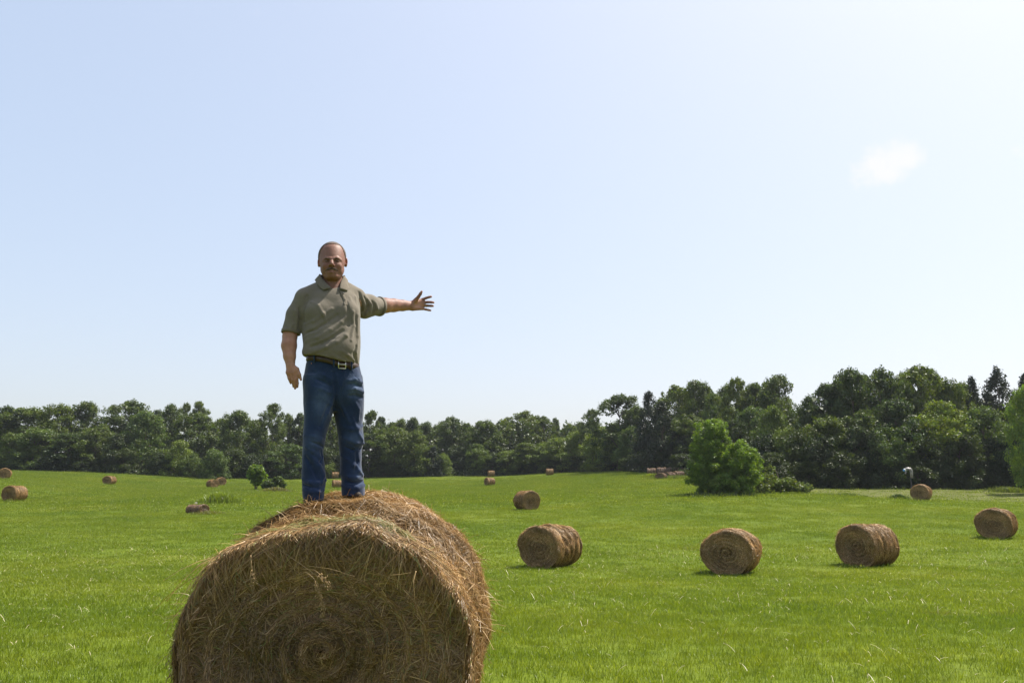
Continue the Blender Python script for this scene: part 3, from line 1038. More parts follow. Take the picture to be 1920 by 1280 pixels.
class Bale:
    """round bale: axis along local y, front face towards -y, lying on z = 0"""

    def __init__(self, a, b, L, ys, sx, sz, seed, face_in=0.05, sag=0.9, groove=0.012):
        self.groove = groove; self.rough = 0.012 if groove != 0.019 else 0.007; self.turns = 7.5 if groove < 0.02 else 5.5
        self.a, self.b, self.L = a, b, L
        self.ys = np.array(ys) * L          # axial stations from the front face
        self.sx, self.sz = np.array(sx), np.array(sz)
        self.rg = np.random.default_rng(seed)
        self.face_in = face_in
        self.zc = b * sag
        rr = np.random.default_rng(seed + 1)
        self.k = rr.normal(size=(10, 3)) * np.array([3.2, 5.5, 3.2]); self.ph = rr.uniform(0, 6.28, 10)
        self.k2 = rr.normal(size=(10, 3)) * np.array([11, 14, 11]); self.ph2 = rr.uniform(0, 6.28, 10)

    def nz(self, p):
        o = np.zeros(p.shape[:-1])
        for k, ph in zip(self.k, self.ph): o += np.sin(p @ k + ph)
        o2 = np.zeros(p.shape[:-1])
        for k, ph in zip(self.k2, self.ph2): o2 += np.sin(p @ k + ph)
        return self.rough * o + 0.0065 * o2

    def side(self, th, y, lift=0.0):
        """th: angle from the top, clockwise seen from the front; y: 0..L from the front"""
        th, y = np.broadcast_arrays(th, y)
        fx = np.interp(y, self.ys, self.sx); fz = np.interp(y, self.ys, self.sz)
        x = np.sin(th); z = np.cos(th)
        p = np.stack([x * self.a * fx, y - self.L / 2, z * self.b * np.where(z > 0, fz, 1)], -1)
        q = self.nz(p)
        nrm = np.stack([x, 0 * x, z], -1)
        p = p + nrm * (q + lift)[..., None] * 0.8
        pf = np.stack([x * self.a * self.sx[0], 0 * x - self.L / 2, z * self.b * np.where(z > 0, self.sz[0], 1)], -1)
        p[..., 1] += (self.nz(pf * 1.3) * 0.8 + np.sin(6.283 * (self.turns + th / 6.283)) * self.groove) * np.exp(-np.maximum(y, 0) / 0.05)
        p[..., 2] = np.maximum(p[..., 2] + self.zc, 0.0)
        return p

    def front(self, th, s, lift=0.0):
        """point of the front face at angle th and relative radius s"""
        th, s = np.broadcast_arrays(th, s)
        fx, fz = self.sx[0], self.sz[0]
        x = np.sin(th) * s * self.a * fx; zz = np.cos(th)
        z = zz * s * self.b * np.where(zz > 0, fz, 1)
        spiral = np.sin(6.283 * (s * self.turns + th / 6.283)) * self.groove
        y = self.face_in * (1 - s ** 4) * np.clip(s * 1.5 + 0.3, 0, 1) + spiral
        p = np.stack([x, y - self.L / 2, z], -1)
        q = self.nz(p * 1.3)
        p[..., 1] += q * 0.8 - lift
        pr = np.stack([np.sin(th) * self.a * fx, 0 * s - self.L / 2, zz * self.b * np.where(zz > 0, fz, 1)], -1)
        rq = self.nz(pr) * 0.8 * np.clip(s, 0, 1) ** 5
        p[..., 0] += np.sin(th) * rq; p[..., 2] += zz * rq
        p[..., 2] = np.maximum(p[..., 2] + self.zc, 0.0)
        return p

    def core(self, nth=112, nax=56, nface=34, name='core'):
        th = np.linspace(0, 2 * np.pi, nth, endpoint=False)
        rows, cols = [], []
        for s in np.concatenate([[0.0005], np.linspace(0.03, 1.0, nface)]):
            rows.append(self.front(th, np.full(nth, s)))
            cols.append(np.stack([np.full(nth, s * 1.0) + th / 6.283 * 0.12, th / 6.283 * 6 * max(s, .2), np.ones(nth)], 1))
        for y in np.linspace(0.0, self.L, nax):
            if y == 0: continue
            rows.append(self.side(th, np.full(nth, y)))
            cols.append(np.stack([np.full(nth, 2 + y), th * 0.9, np.zeros(nth)], 1))
        for s in np.linspace(0.95, 0.02, 12):
            p = self.front(th, np.full(nth, s)); p[:, 1] = self.L / 2 + (p[:, 1] + self.L / 2) * -0.4
            p[:, 0] *= self.sx[-1] / self.sx[0]
            rows.append(p)
            cols.append(np.stack([np.full(nth, s), th / 6.283 * 6 * s, np.ones(nth)], 1))
        V = np.concatenate(rows); C = np.concatenate(cols); m = len(rows)
        i, j = np.meshgrid(np.arange(m - 1), np.arange(nth), indexing='ij')
        a0 = (i * nth + j).ravel(); a1 = (i * nth + (j + 1) % nth).ravel()
        F = np.stack([a0, a0 + nth, a1 + nth, a1], 1)
        me = fast_mesh(name, V, F, True, C)
        me.materials.append(MAT_HAYCORE)
        return me

    def strands(self, n_side, n_face, n_drape, n_wild, width, lmin, lmax, green=0.0, name='straw', tone=1.0, comb=0.55):
        rg = self.rg
        t = np.linspace(-1, 1, 4)[None, :]
        PATHS, NRM = [], []

        def tint(k, g=None):
            c = HAY_TONES[rg.integers(len(HAY_TONES), size=k)] * rg.uniform(0.6, 1.3, size=(k, 1)) * tone * np.array([0.80, 0.76, 0.73])
            if g is not None:
                gm = rg.random(k) < g
                c[gm] = np.array([0.20, 0.205, 0.068]) * rg.uniform(0.7, 1.25, size=(gm.sum(), 1))
            return c
        COLS = []
        # strands lying on the round side
        k = n_side
        th = rg.uniform(-np.pi * 0.8, np.pi * 0.8, k)
        y = rg.uniform(0.0, self.L, k)
        al = np.where(rg.random(k) < comb, rg.normal(size=k) * (0.45 if comb < 0.7 else 0.14), rg.uniform(-1.57, 1.57, k) * (1.0 if comb < 0.7 else 0.45))
        ln = rg.uniform(lmin, lmax, k) * 0.5
        dth = np.cos(al) * ln / self.a; dy = np.sin(al) * ln
        curl = rg.normal(size=k) * 0.25 * ln
        TH = th[:, None] + dth[:, None] * t + (curl / self.a * np.sin(al))[:, None] * (t ** 2)
        YY = np.clip(y[:, None] + dy[:, None] * t + (curl * np.cos(al))[:, None] * t ** 2, -0.01, self.L + 0.01)
        lift = rg.uniform(-0.004, 0.014, k)[:, None] + np.abs(rg.normal(size=k))[:, None] * 0.010 * (t ** 2) + rg.normal(size=k)[:, None] * 0.012 * t
        P = self.side(TH, YY, lift)
        PATHS.append(P); NRM.append(np.stack([np.sin(TH), 0 * TH, np.cos(TH)], -1))
        gband = ((np.abs(y - 0.10 * self.L) < 0.055 * self.L) & (np.abs(th) < 0.75) & (rg.random(k) < green))
        cc = tint(k) * (0.92 + 0.12 * np.interp(y, self.ys, (self.sx - self.sx.min()) / (np.ptp(self.sx) + 1e-6)))[:, None]; cc[gband] = np.array([0.21, 0.215, 0.078]) * rg.uniform(0.75, 1.3, size=(gband.sum(), 1))
        COLS.append(cc)
        # strands wound into the front face
        k = n_face
        s = np.sqrt(rg.uniform(0.0, 1.0, k)); th = rg.uniform(-np.pi, np.pi, k)
        al = np.where(rg.random(k) < 0.66, rg.normal(size=k) * 0.38, rg.uniform(-1.57, 1.57, k))
        ln = rg.uniform(lmin, lmax, k) * 0.55 * np.clip(s * 1.6, 0.35, 1)
        rs = np.maximum(s * self.a, 0.06)
        TH = th[:, None] + (np.cos(al) * ln / rs)[:, None] * t
        SS = np.clip(s[:, None] + (np.sin(al) * ln / self.a)[:, None] * t, 0.01, 0.995)
        lift = rg.uniform(-0.004, 0.012, k)[:, None] + np.abs(rg.normal(size=k))[:, None] * 0.012 * (t ** 2) + rg.normal(size=k)[:, None] * 0.010 * t
        PATHS.append(self.front(TH, SS, lift)); nn = np.zeros(TH.shape + (3,)); nn[..., 1] = -1
        NRM.append(nn); COLS.append(tint(k, 0.05) * (1.05 - 0.10 * np.sin(6.283 * (s * self.turns + th / 6.283)) + 0.10 * np.sin(s * 23 + 1.3 * np.sin(th * 2)))[:, None])
        # fringe drooping over the front rim
        k = n_drape
        th = np.clip(rg.normal(size=k) * 0.75, -1.9, 1.9)
        y0 = rg.uniform(0.0, 0.09, k)
        p0 = self.side(th, y0, rg.uniform(0, 0.02, k))
        ln = lmax * (0.12 + 0.75 * rg.random(k) ** 2.2) * np.clip(np.cos(th * 0.75), 0.35, 1)
        u = np.linspace(0, 1, 4)[None, :]
        sidew = rg.normal(size=k) * 0.9 * np.clip(np.cos(th), 0.15, 1) - np.sin(th) * 0.10
        fwd = rg.uniform(0.03, 0.10, k)
        P = np.empty((k, 4, 3))
        P[..., 0] = p0[:, None, 0] + (sidew * ln)[:, None] * u
        P[..., 1] = p0[:, None, 1] - y0[:, None] * np.minimum(u * 2.2, 1) - fwd[:, None] * np.sin(u * 2.6) * 0.6
        P[..., 2] = p0[:, None, 2] - ln[:, None] * (u ** 1.5)
        PATHS.append(P); nn = np.zeros((k, 4, 3)); nn[..., 1] = -0.8; nn[..., 2] = 0.5
        NRM.append(nn); COLS.append(tint(k, 0.06) * 1.02)
        # strands bound along the front rim
        k = int(n_drape * 3.2)
        th = rg.uniform(-2.2, 2.2, k); q = rg.uniform(-0.13, 0.09, k)
        al = rg.normal(size=k) * 0.5; ln = rg.uniform(lmin, lmax, k) * 0.5
        TH = th[:, None] + (np.cos(al) * ln / self.a)[:, None] * t
        Q = q[:, None] + (np.sin(al) * ln)[:, None] * 0.5 * t
        lf = rg.uniform(0.0, 0.016, k)[:, None] + np.abs(rg.normal(size=k))[:, None] * 0.010 * t ** 2
        P1 = self.side(TH, np.clip(Q, 0, 1), lf); P2 = self.front(TH, np.clip(1 + Q / self.a, 0.5, 1.0), lf)
        P = np.where((Q > 0)[..., None], P1, P2)
        nn = np.stack([np.sin(TH) * 0.7, -0.7 * np.ones_like(TH), np.cos(TH) * 0.7], -1)
        PATHS.append(P); NRM.append(nn); COLS.append(tint(k, 0.03))
        # loose ends standing off the bale
        k = n_wild
        th = rg.uniform(-1.75, 1.75, k); y = rg.uniform(0, self.L, k)
        p0 = self.side(th, y, 0.0)
        nr = np.stack([np.sin(th), -0.15 * np.ones(k), np.cos(th)], 1)
        d = nr * 0.6 + rg.normal(size=(k, 3)) * 0.6; d /= np.linalg.norm(d, axis=1)[:, None]
        ln = rg.uniform(lmin * 0.4, lmax * 0.5, k)
        P = p0[:, None, :] + d[:, None, :] * (ln[:, None] * u)[..., None]
        P[..., 2] -= (ln[:, None] * 0.35) * u ** 2
        PATHS.append(P); NRM.append(np.repeat(rg.normal(size=(k, 1, 3)), 4, axis=1)); COLS.append(tint(k) * 1.08)
        P = np.concatenate(PATHS); N = np.concatenate(NRM); C = np.concatenate(COLS)
        C = C * np.clip(1 + 0.22 * waves(P[:, 1], np.random.default_rng(3), 8, 5.0), 0.55, 1.5)[:, None]
        return ribbons(P, N, C, width, rg, name)


def ribbons(P, N, C, width, rg, name):
    m, kk = P.shape[0], P.shape[1]
    T = np.gradient(P, axis=1)
    N = N + rg.normal(size=(m, 1, 3)) * 0.35
    W = np.cross(T, N); W /= np.linalg.norm(W, axis=2)[..., None] + 1e-9
    w = width * rg.uniform(0.5, 1.4, size=(m, 1, 1))
    taper = np.linspace(1.0, 0.55, kk)[None, :, None]
    V = np.empty((m, kk, 2, 3))
    V[:, :, 0] = P - W * w * taper; V[:, :, 1] = P + W * w * taper
    V[..., 2] = np.maximum(V[..., 2], -0.02)
    idx = np.arange(m * kk * 2).reshape(m, kk, 2)
    F = np.stack([idx[:, :-1, 0], idx[:, :-1, 1], idx[:, 1:, 1], idx[:, 1:, 0]], -1).reshape(-1, 4)
    Cv = np.repeat(C[:, None, :], kk * 2, axis=1).reshape(-1, 3)
    me = fast_mesh(name, V.reshape(-1, 3), F, False, Cv)
    me.materials.append(MAT_HAY)
    return me


# the big bale that the man stands on
BX, BYF, BL = -1.135, 4.80, 1.60
hero = Bale(0.865, 0.845, BL,
            [0, 0.025, 0.06, 0.12, 0.19, 0.25, 0.31, 0.37, 0.45, 0.55, 0.66, 0.72, 0.80, 0.90, 0.97, 1.0],
            [0.915, 0.945, 0.962, 0.972, 0.972, 0.962, 0.972, 1.0, 1.015, 1.015, 1.01, 1.0, 1.02, 1.015, 0.98, 0.92],
            [0.765, 0.800, 0.822, 0.835, 0.838, 0.832, 0.858, 0.925, 0.965, 0.985, 0.995, 0.985, 1.0, 0.99, 0.95, 0.88], 501, face_in=0.075, sag=0.93, groove=0.019)
YAW_HERO = R(0.8)
hay0 = empty('hay_bale', (BX + 0.065, BYF + BL / 2, 0.0), YAW_HERO)
tag(hay0, 'huge round hay bale in the foreground with the man standing on it', 'hay bale', 'round hay bales on the field')
link('core', hero.core(160, 90, 60), None, hay0)
tag(link('straw', hero.strands(36000, 42000, 2300, 1300, 0.00175, 0.09, 0.34, 0.8), None, hay0), kind='stuff')


_ht, _hy = np.meshgrid(np.linspace(-1.2, 1.2, 161), np.linspace(0, BL, 81), indexing='ij')
_hp = hero.side(_ht, _hy)


def hero_top(x, y):
    """height of the big bale's top surface under world point (x, y)"""
    c, s = math.cos(-YAW_HERO), math.sin(-YAW_HERO)
    dx, dy = x - hay0.location.x, y - hay0.location.y
    lx, ly = c * dx - s * dy, s * dx + c * dy
    j = int(np.clip(round((ly + BL / 2) / BL * 80), 0, 80))
    return float(np.interp(lx, _hp[:, j, 0], _hp[:, j, 2]))


# seed heads drooping over the face of the big bale
def seed_stalk(pts, seed, label=None, head=True, w=0.0022):
    rg = np.random.default_rng(seed)
    c, s = math.cos(-YAW_HERO), math.sin(-YAW_HERO)
    loc = []
    for (u, v, Y) in pts:
        p = at(u, v, Y)
        dx, dy = p[0] - hay0.location.x, p[1] - hay0.location.y
        loc.append((c * dx - s * dy, s * dx + c * dy, p[2]))
    loc = np.array(loc)
    tt = np.linspace(0, 1, 14)
    path = np.stack([np.interp(tt, np.linspace(0, 1, len(loc)), loc[:, k]) for k in range(3)], 1)
    V, F = tube(path, np.linspace(w, w * 0.5, len(path)), 5)
    if head:
        for q in range(70):
            i = rg.uniform(0.52, 1.0)
            p = np.array([np.interp(i, tt, path[:, k]) for k in range(3)]) + rg.normal(size=3) * 0.008
            d = rg.normal(size=3) * 0.4 + np.array([0, -0.3, -1.0]); d = d / np.linalg.norm(d) * rg.uniform(0.010, 0.022)
            vv, ff = tube([p, p + d * 0.5, p + d], [0.001, 0.0032, 0.0006], 4)
            o = len(V); V.extend(vv); F.extend([tuple(x + o for x in f) for f in ff])
    me = pydata('seed_head', V, F)
    at_ = me.attributes.new('Col', 'FLOAT_COLOR', 'POINT')
    at_.data.foreach_set('color', np.tile([0.38, 0.25, 0.11, 1.0], len(V)).astype(np.float32))
    me.materials.append(MAT_HAY)
    o = link('seed_head', me, None, hay0)
    tag(o, kind='stuff')


seed_stalk([(556, 1078, 4.72), (575, 1072, 4.68), (590, 1085, 4.66), (602, 1120, 4.66), (607, 1155, 4.68)], 1)
seed_stalk([(565, 1066, 4.72), (590, 1068, 4.68), (606, 1082, 4.66), (620, 1100, 4.68)], 2)
seed_stalk([(575, 1060, 4.72), (620, 1066, 4.68), (665, 1080, 4.69)], 3, None, False)
seed_stalk([(535, 985, 4.80), (505, 1010, 4.72), (472, 1040, 4.70)], 4, None, False, 0.003)
seed_stalk([(470, 1040, 4.74), (473, 1070, 4.70), (476, 1098, 4.70)], 5)
seed_stalk([(780, 1070, 4.72), (775, 1090, 4.68), (778, 1128, 4.69)], 6, None, False, 0.003)
seed_stalk([(733, 1078, 4.72), (752, 1076, 4.68), (770, 1073, 4.66)], 7, None, False, 0.003)
seed_stalk([(507, 1092, 4.76), (525, 1130, 4.72), (545, 1185, 4.72)], 8, None, False, 0.0016)

# the bales scattered over the field: three makes, then copies
ysr = np.array([0, 0.03, 0.07, 0.15, 0.22, 0.27, 0.36, 0.43, 0.48, 0.57, 0.64, 0.69, 0.78, 0.85, 0.90, 0.96, 1.0])
sxr = np.array([0.93, 0.98, 1.005, 1.01, 0.98, 0.905, 0.99, 0.985, 0.90, 0.995, 0.98, 0.90, 0.99, 0.985, 0.91, 0.965, 0.90])
bale_makes = []
for i in range(3):
    rg = np.random.default_rng(600 + i)
    sx = (sxr + (0.99 - sxr) * (0.0, 0.6, 0.15)[i] * (ysr > 0.1) * (ysr < 0.92)) * (1 + rg.normal(size=len(sxr)) * 0.012)
    bl = Bale(0.90, 0.83, 1.55, ysr, sx, sx, 610 + i, face_in=0.04, sag=0.95, groove=0.024)
    bale_makes.append((bl.core(72, 44, 26), bl.strands(7000, 5200, 700, 220, 0.0060, 0.10, 0.34, 0.0, tone=1.22, comb=0.8)))


def field_bale(key, make, yaw, label, scale=1.0, dz=0.0):
    u, v, Y = BALE_PIX[key]
    x = at(u, v, Y)[0]
    Yc = Y + 0.55
    z = gz(x, Yc)
    o = empty('hay_bale', (x, Yc, z - 0.03 + dz), R(yaw))
    rs_ = random.Random(key)
    o.scale = (scale * rs_.uniform(0.98, 1.07), scale * rs_.uniform(0.95, 1.05), scale * rs_.uniform(0.93, 1.01))
    link('core', bale_makes[make][0], None, o)
    tag(link('straw', bale_makes[make][1], None, o), kind='stuff')
    tag(o, label, 'hay bale', 'round hay bales on the field')
    return o


field_bale('b1', 0, -36, 'hay bale with ridged side, nearest one right of the man\'s big bale')
field_bale('b2', 1, -28, 'hay bale with clear spiral end, below the round bright bush', 1.0)
field_bale('b3', 2, -54, 'hay bale with strongly ringed side, third in the near row')
field_bale('b4', 0, -40, 'hay bale near the right edge of the picture')
field_bale('b5', 1, -40, 'hay bale beside the bent pipe, in front of the tall wood', 0.98)
field_bale('b6', 2, 30, 'mid-distance hay bale with its spiral end turned right, alone below the far wood')
field_bale('b7', 1, -62, 'lower one of two far bales that look stacked, centre of field')
field_bale('b8', 0, -80, 'upper one of two far bales that look stacked, centre of field')
field_bale('b9', 2, -85, 'small far hay bale seen from its side, near the foot of the hill wood')
field_bale('b10', 2, -12, 'hay bale near the left edge, larger of the two there')
field_bale('b11', 0, -10, 'lone far hay bale in the left of the field')
field_bale('b12', 1, 25, 'hay bale cut by the left edge of the picture')
field_bale('b13', 0, 52, 'front one of a touching pair of far bales on the left')
field_bale('b14', 1, 40, 'rear one of a touching pair of far bales on the left')
field_bale('b16', 1, -70, 'lower far hay bale seen between the man\'s legs')
field_bale('b17', 0, -80, 'upper far hay bale seen between the man\'s legs')

# old collapsed bales, weathered grey-brown
MAT_OLD, n, l, out = new_mat('weathered_hay')
tc = n.new('ShaderNodeTexCoord')
nz = noise(n, l, 9, 6, 0.7, tc.outputs['Object'])
nz2 = noise(n, l, 1.8, 3, 0.5, tc.outputs['Object'])
r1 = ramp(n, l, nz.outputs[0], [(0.3, (0.055, 0.039, 0.033)), (0.55, (0.15, 0.115, 0.097)), (0.75, (0.27, 0.23, 0.20))])
r2 = ramp(n, l, nz2.outputs[0], [(0.3, (0.85, 0.72, 0.68)), (0.7, (1.1, 1.1, 1.1))])
c = mixc(n, l, 1.0, r1.outputs[0], r2.outputs[0], 'MULTIPLY')
b = principled(n, l, out, c, 0.95, 0.1)
bump(n, l, b, nz.outputs[0], 1.0, 0.06)


def old_bale(x, Y, a, bh, L, yaw, label, seed, sag=0.8, group='old decayed bales'):
    rg = np.random.default_rng(seed)
    sx = sxr * (1 + rg.normal(size=len(sxr)) * 0.04)
    bl = Bale(a, bh, L, ysr, sx, sx * (1 + rg.normal(size=len(sxr)) * 0.05), seed, 0.05, sag)
    me = bl.core(64, 40, 16); me.materials.clear(); me.materials.append(MAT_OLD)
    st = bl.strands(1600, 600, 200, 160, 0.006, 0.08, 0.3, 0.0, tone=0.8)
    o = empty('old_hay_bale', (x, Y, gz(x, Y) - 0.03), R(yaw))
    link('core', me, None, o); tag(link('straw', st, None, o), kind='stuff')
    tag(o, label, 'hay bale', group)
    return o


p = at(365, 963, 68)
old_bale(p[0], 68.5, 0.56, 0.42, 1.5, 68, 'collapsed grey-brown old bale lying low in the left of the field', 701, 0.8)
for i, (u, Y, a, bh, L, yaw, lab) in enumerate((
        (1222, 146, 0.8, 0.72, 1.5, 80, 'left end bale of the shaded row of old grey bales'),
        (1241, 146, 0.8, 0.74, 1.6, 88, 'second bale in the shaded row of old grey bales'),
        (1259, 145.5, 0.8, 0.74, 1.6, 92, 'third bale in the shaded row of old grey bales'),
        (1277, 145, 0.8, 0.74, 1.6, 90, 'last bale of the shaded row, next to the round bush'),
        (1240, 133, 0.78, 0.52, 1.4, -30, 'sunken reddish old bale in the weeds, left and nearest of three'),
        (1256, 137, 0.8, 0.5, 1.5, -60, 'flattened old bale in the weeds, middle of three'),
        (1272, 139, 0.8, 0.5, 1.5, -70, 'flattened old bale in the weeds, closest to the round bush'))):
    x = at(u, 900, Y)[0]
    old_bale(x, Y, a, bh, L, yaw, lab, 710 + i, 0.82)

# pale stones by the weed clump
MAT_STONE, n, l, out = new_mat('pale_stone')
tc = n.new('ShaderNodeTexCoord'); nz = noise(n, l, 6, 4, 0.6, tc.outputs['Object'])
rr = ramp(n, l, nz.outputs[0], [(0.3, (0.28, 0.22, 0.19)), (0.7, (0.5, 0.45, 0.42))])
b = principled(n, l, out, rr.outputs[0], 0.9, 0.2); bump(n, l, b, nz.outputs[0], 0.6, 0.05)


def stone(x, y, r, seed, label):
    rg = np.random.default_rng(seed)
    V, F = [], []
    nu, nv = 12, 8
    for i in range(nv + 1):
        for j in range(nu):
            ph = math.pi * i / nv; th = 2 * math.pi * j / nu
            V.append((math.sin(ph) * math.cos(th), math.sin(ph) * math.sin(th), math.cos(ph)))
    V = np.array(V); V *= (1 + 0.16 * waves(V, rg, 6, 2.2))[:, None]
    V = V * r * np.array([1.4, 0.9, 0.55])
    for i in range(nv):
        for j in range(nu):
            F.append((i * nu + j, (i + 1) * nu + j, (i + 1) * nu + (j + 1) % nu, i * nu + (j + 1) % nu))
    me = pydata('field_stone', V, F); me.materials.append(MAT_STONE)
    tag(link('field_stone', me, None, None, (x, y, gz(x, y) + r * 0.25)), label, 'stone', 'pale stones by the weeds')


p = ground_at(372, 83); stone(p[0], p[1], 0.26, 1, 'pale stone at the left end of the weed clump, left of two')
p = ground_at(382, 83.3); stone(p[0], p[1], 0.30, 2, 'pale stone touching the weed clump, right of two')

# bent pipe on a thin post at the edge of the mown strip
MAT_PIPE, n, l, out = new_mat('pale_pipe')
tc = n.new('ShaderNodeTexCoord'); nz = noise(n, l, 5, 4, 0.6, tc.outputs['Object'])
rr = ramp(n, l, nz.outputs[0], [(0.35, (0.16, 0.16, 0.155)), (0.65, (0.32, 0.29, 0.25))])
principled(n, l, out, rr.outputs[0], 0.55, 0.5)
MAT_POST, n, l, out = new_mat('dark_post'); principled(n, l, out, (0.06, 0.055, 0.05), 0.8, 0.3)
MAT_BLUE, n, l, out = new_mat('blue_cap'); principled(n, l, out, (0.10, 0.30, 0.62), 0.5, 0.4)
MAT_WHITE, n, l, out = new_mat('white_ring'); principled(n, l, out, (0.72, 0.72, 0.70), 0.5, 0.4)
g = ground_at(1708, 92)
m = 92 / FOCAL
pp = empty('pipe_post', g)
tag(pp, 'bent pale pipe on a thin dark post before the tall wood', 'pipe post')


def zpix(v): return at(1708, v, 92)[2] - g[2]


V, F = tube([(0, 0, -0.1), (0, 0, zpix(900) * 0.5), (0, 0, zpix(893))], [0.06, 0.055, 0.05], 8)
link('post', pydata('post', V, F), MAT_POST, pp)
path = [(2 * m, 0, zpix(896)), (2 * m, 0, zpix(886))]
for a in np.linspace(0, 1.45, 7):
    path.append((2 * m - 5 * m * (1 - math.cos(a)), 0, zpix(884) + 6 * m * math.sin(a)))
path += [(-6.5 * m, 0, zpix(878.6)), (-9.5 * m, 0, zpix(880.5))]
V, F = tube(path, [2.7 * m] * 9 + [2.6 * m, 2.5 * m], 14)
link('bent_pipe', pydata('bent_pipe', V, F), MAT_PIPE, pp)
V, F = tube([(-9.3 * m, -0.02, zpix(880.2)), (-10.6 * m, -0.02, zpix(881.2))], [2.8 * m, 2.8 * m], 14)
link('collar_ring', pydata('collar_ring', V, F), MAT_WHITE, pp)
V, F = tube([(-10.6 * m, -0.02, zpix(881.2)), (-12.2 * m, -0.02, zpix(881.6)), (-13.4 * m, -0.02, zpix(881.6))], [2.3 * m, 2.2 * m, 1.0 * m], 12)
link('end_cap', pydata('end_cap', V, F), MAT_BLUE, pp)
V, F = tube([(-8.5 * m, -0.05, zpix(884)), (-9.8 * m, -0.05, zpix(888))], [1.5 * m, 1.2 * m], 8)
link('spout', pydata('spout', V, F), MAT_PIPE, pp)

# dry clippings lying on the grass
rg = np.random.default_rng(900)
k = 2600
yy = np.sqrt(rg.uniform(5.5 ** 2, 40 ** 2, k)); xx = rg.uniform(-1, 1, k) * (0.72 * yy + 1)
zz = ground_z(xx, yy) + rg.uniform(0.05, 0.10, k)
u = np.linspace(-1, 1, 4)[None, :]
ln = rg.uniform(0.02, 0.075, k) * (1 + yy / 40); an = rg.uniform(0, 3.14, k); el = rg.normal(size=k) * 0.45
P = np.stack([xx[:, None] + (np.cos(an) * ln)[:, None] * u, yy[:, None] + (np.sin(an) * ln)[:, None] * u, zz[:, None] + (el * ln)[:, None] * u - 0.25 * ln[:, None] * u ** 2], -1)
C = np.array([0.45, 0.39, 0.24]) * rg.uniform(0.7, 1.3, size=(k, 1))
N = np.zeros_like(P); N[..., 2] = 1
V_keep = P[..., 2].copy()
m0, kk = P.shape[:2]
W = np.cross(np.gradient(P, axis=1), N); W /= np.linalg.norm(W, axis=2)[..., None]
w = (0.0016 + 0.00012 * yy)[:, None, None]
V = np.empty((m0, kk, 2, 3)); V[:, :, 0] = P - W * w; V[:, :, 1] = P + W * w
idx = np.arange(m0 * kk * 2).reshape(m0, kk, 2)
F = np.stack([idx[:, :-1, 0], idx[:, :-1, 1], idx[:, 1:, 1], idx[:, 1:, 0]], -1).reshape(-1, 4)
me = fast_mesh('dry_clippings', V.reshape(-1, 3), F, False, np.repeat(C, kk * 2, axis=0))
tag(link('dry_clippings', me, MAT_HAY), 'pale dry stalks scattered over the grass', 'dry stalks', None, 'stuff')
# ------------------------------------------------------------------ the man
MAN_YAW = math.atan2(1.2, 5.7)                 # he faces the photographer
YM = 5.70 / math.cos(MAN_YAW)                 # distance of the plane through his body, in his own turned frame
PX = 5.75 / FOCAL                             # metres per photograph pixel near him


def P(u, v, dy=0.0):
    d = pixel_dir(u, v)
    c, s = math.cos(MAN_YAW), math.sin(MAN_YAW)
    d = np.array([c * d[0] + s * d[1], -s * d[0] + c * d[1], d[2]])
    return np.array([0, 0, CAM_Z]) + d * ((YM + dy) / d[1])


def to_world(p):
    c, s = math.cos(MAN_YAW), math.sin(MAN_YAW)
    p = np.asarray(p, float)
    return np.stack([c * p[..., 0] - s * p[..., 1], s * p[..., 0] + c * p[..., 1], p[..., 2]], -1)


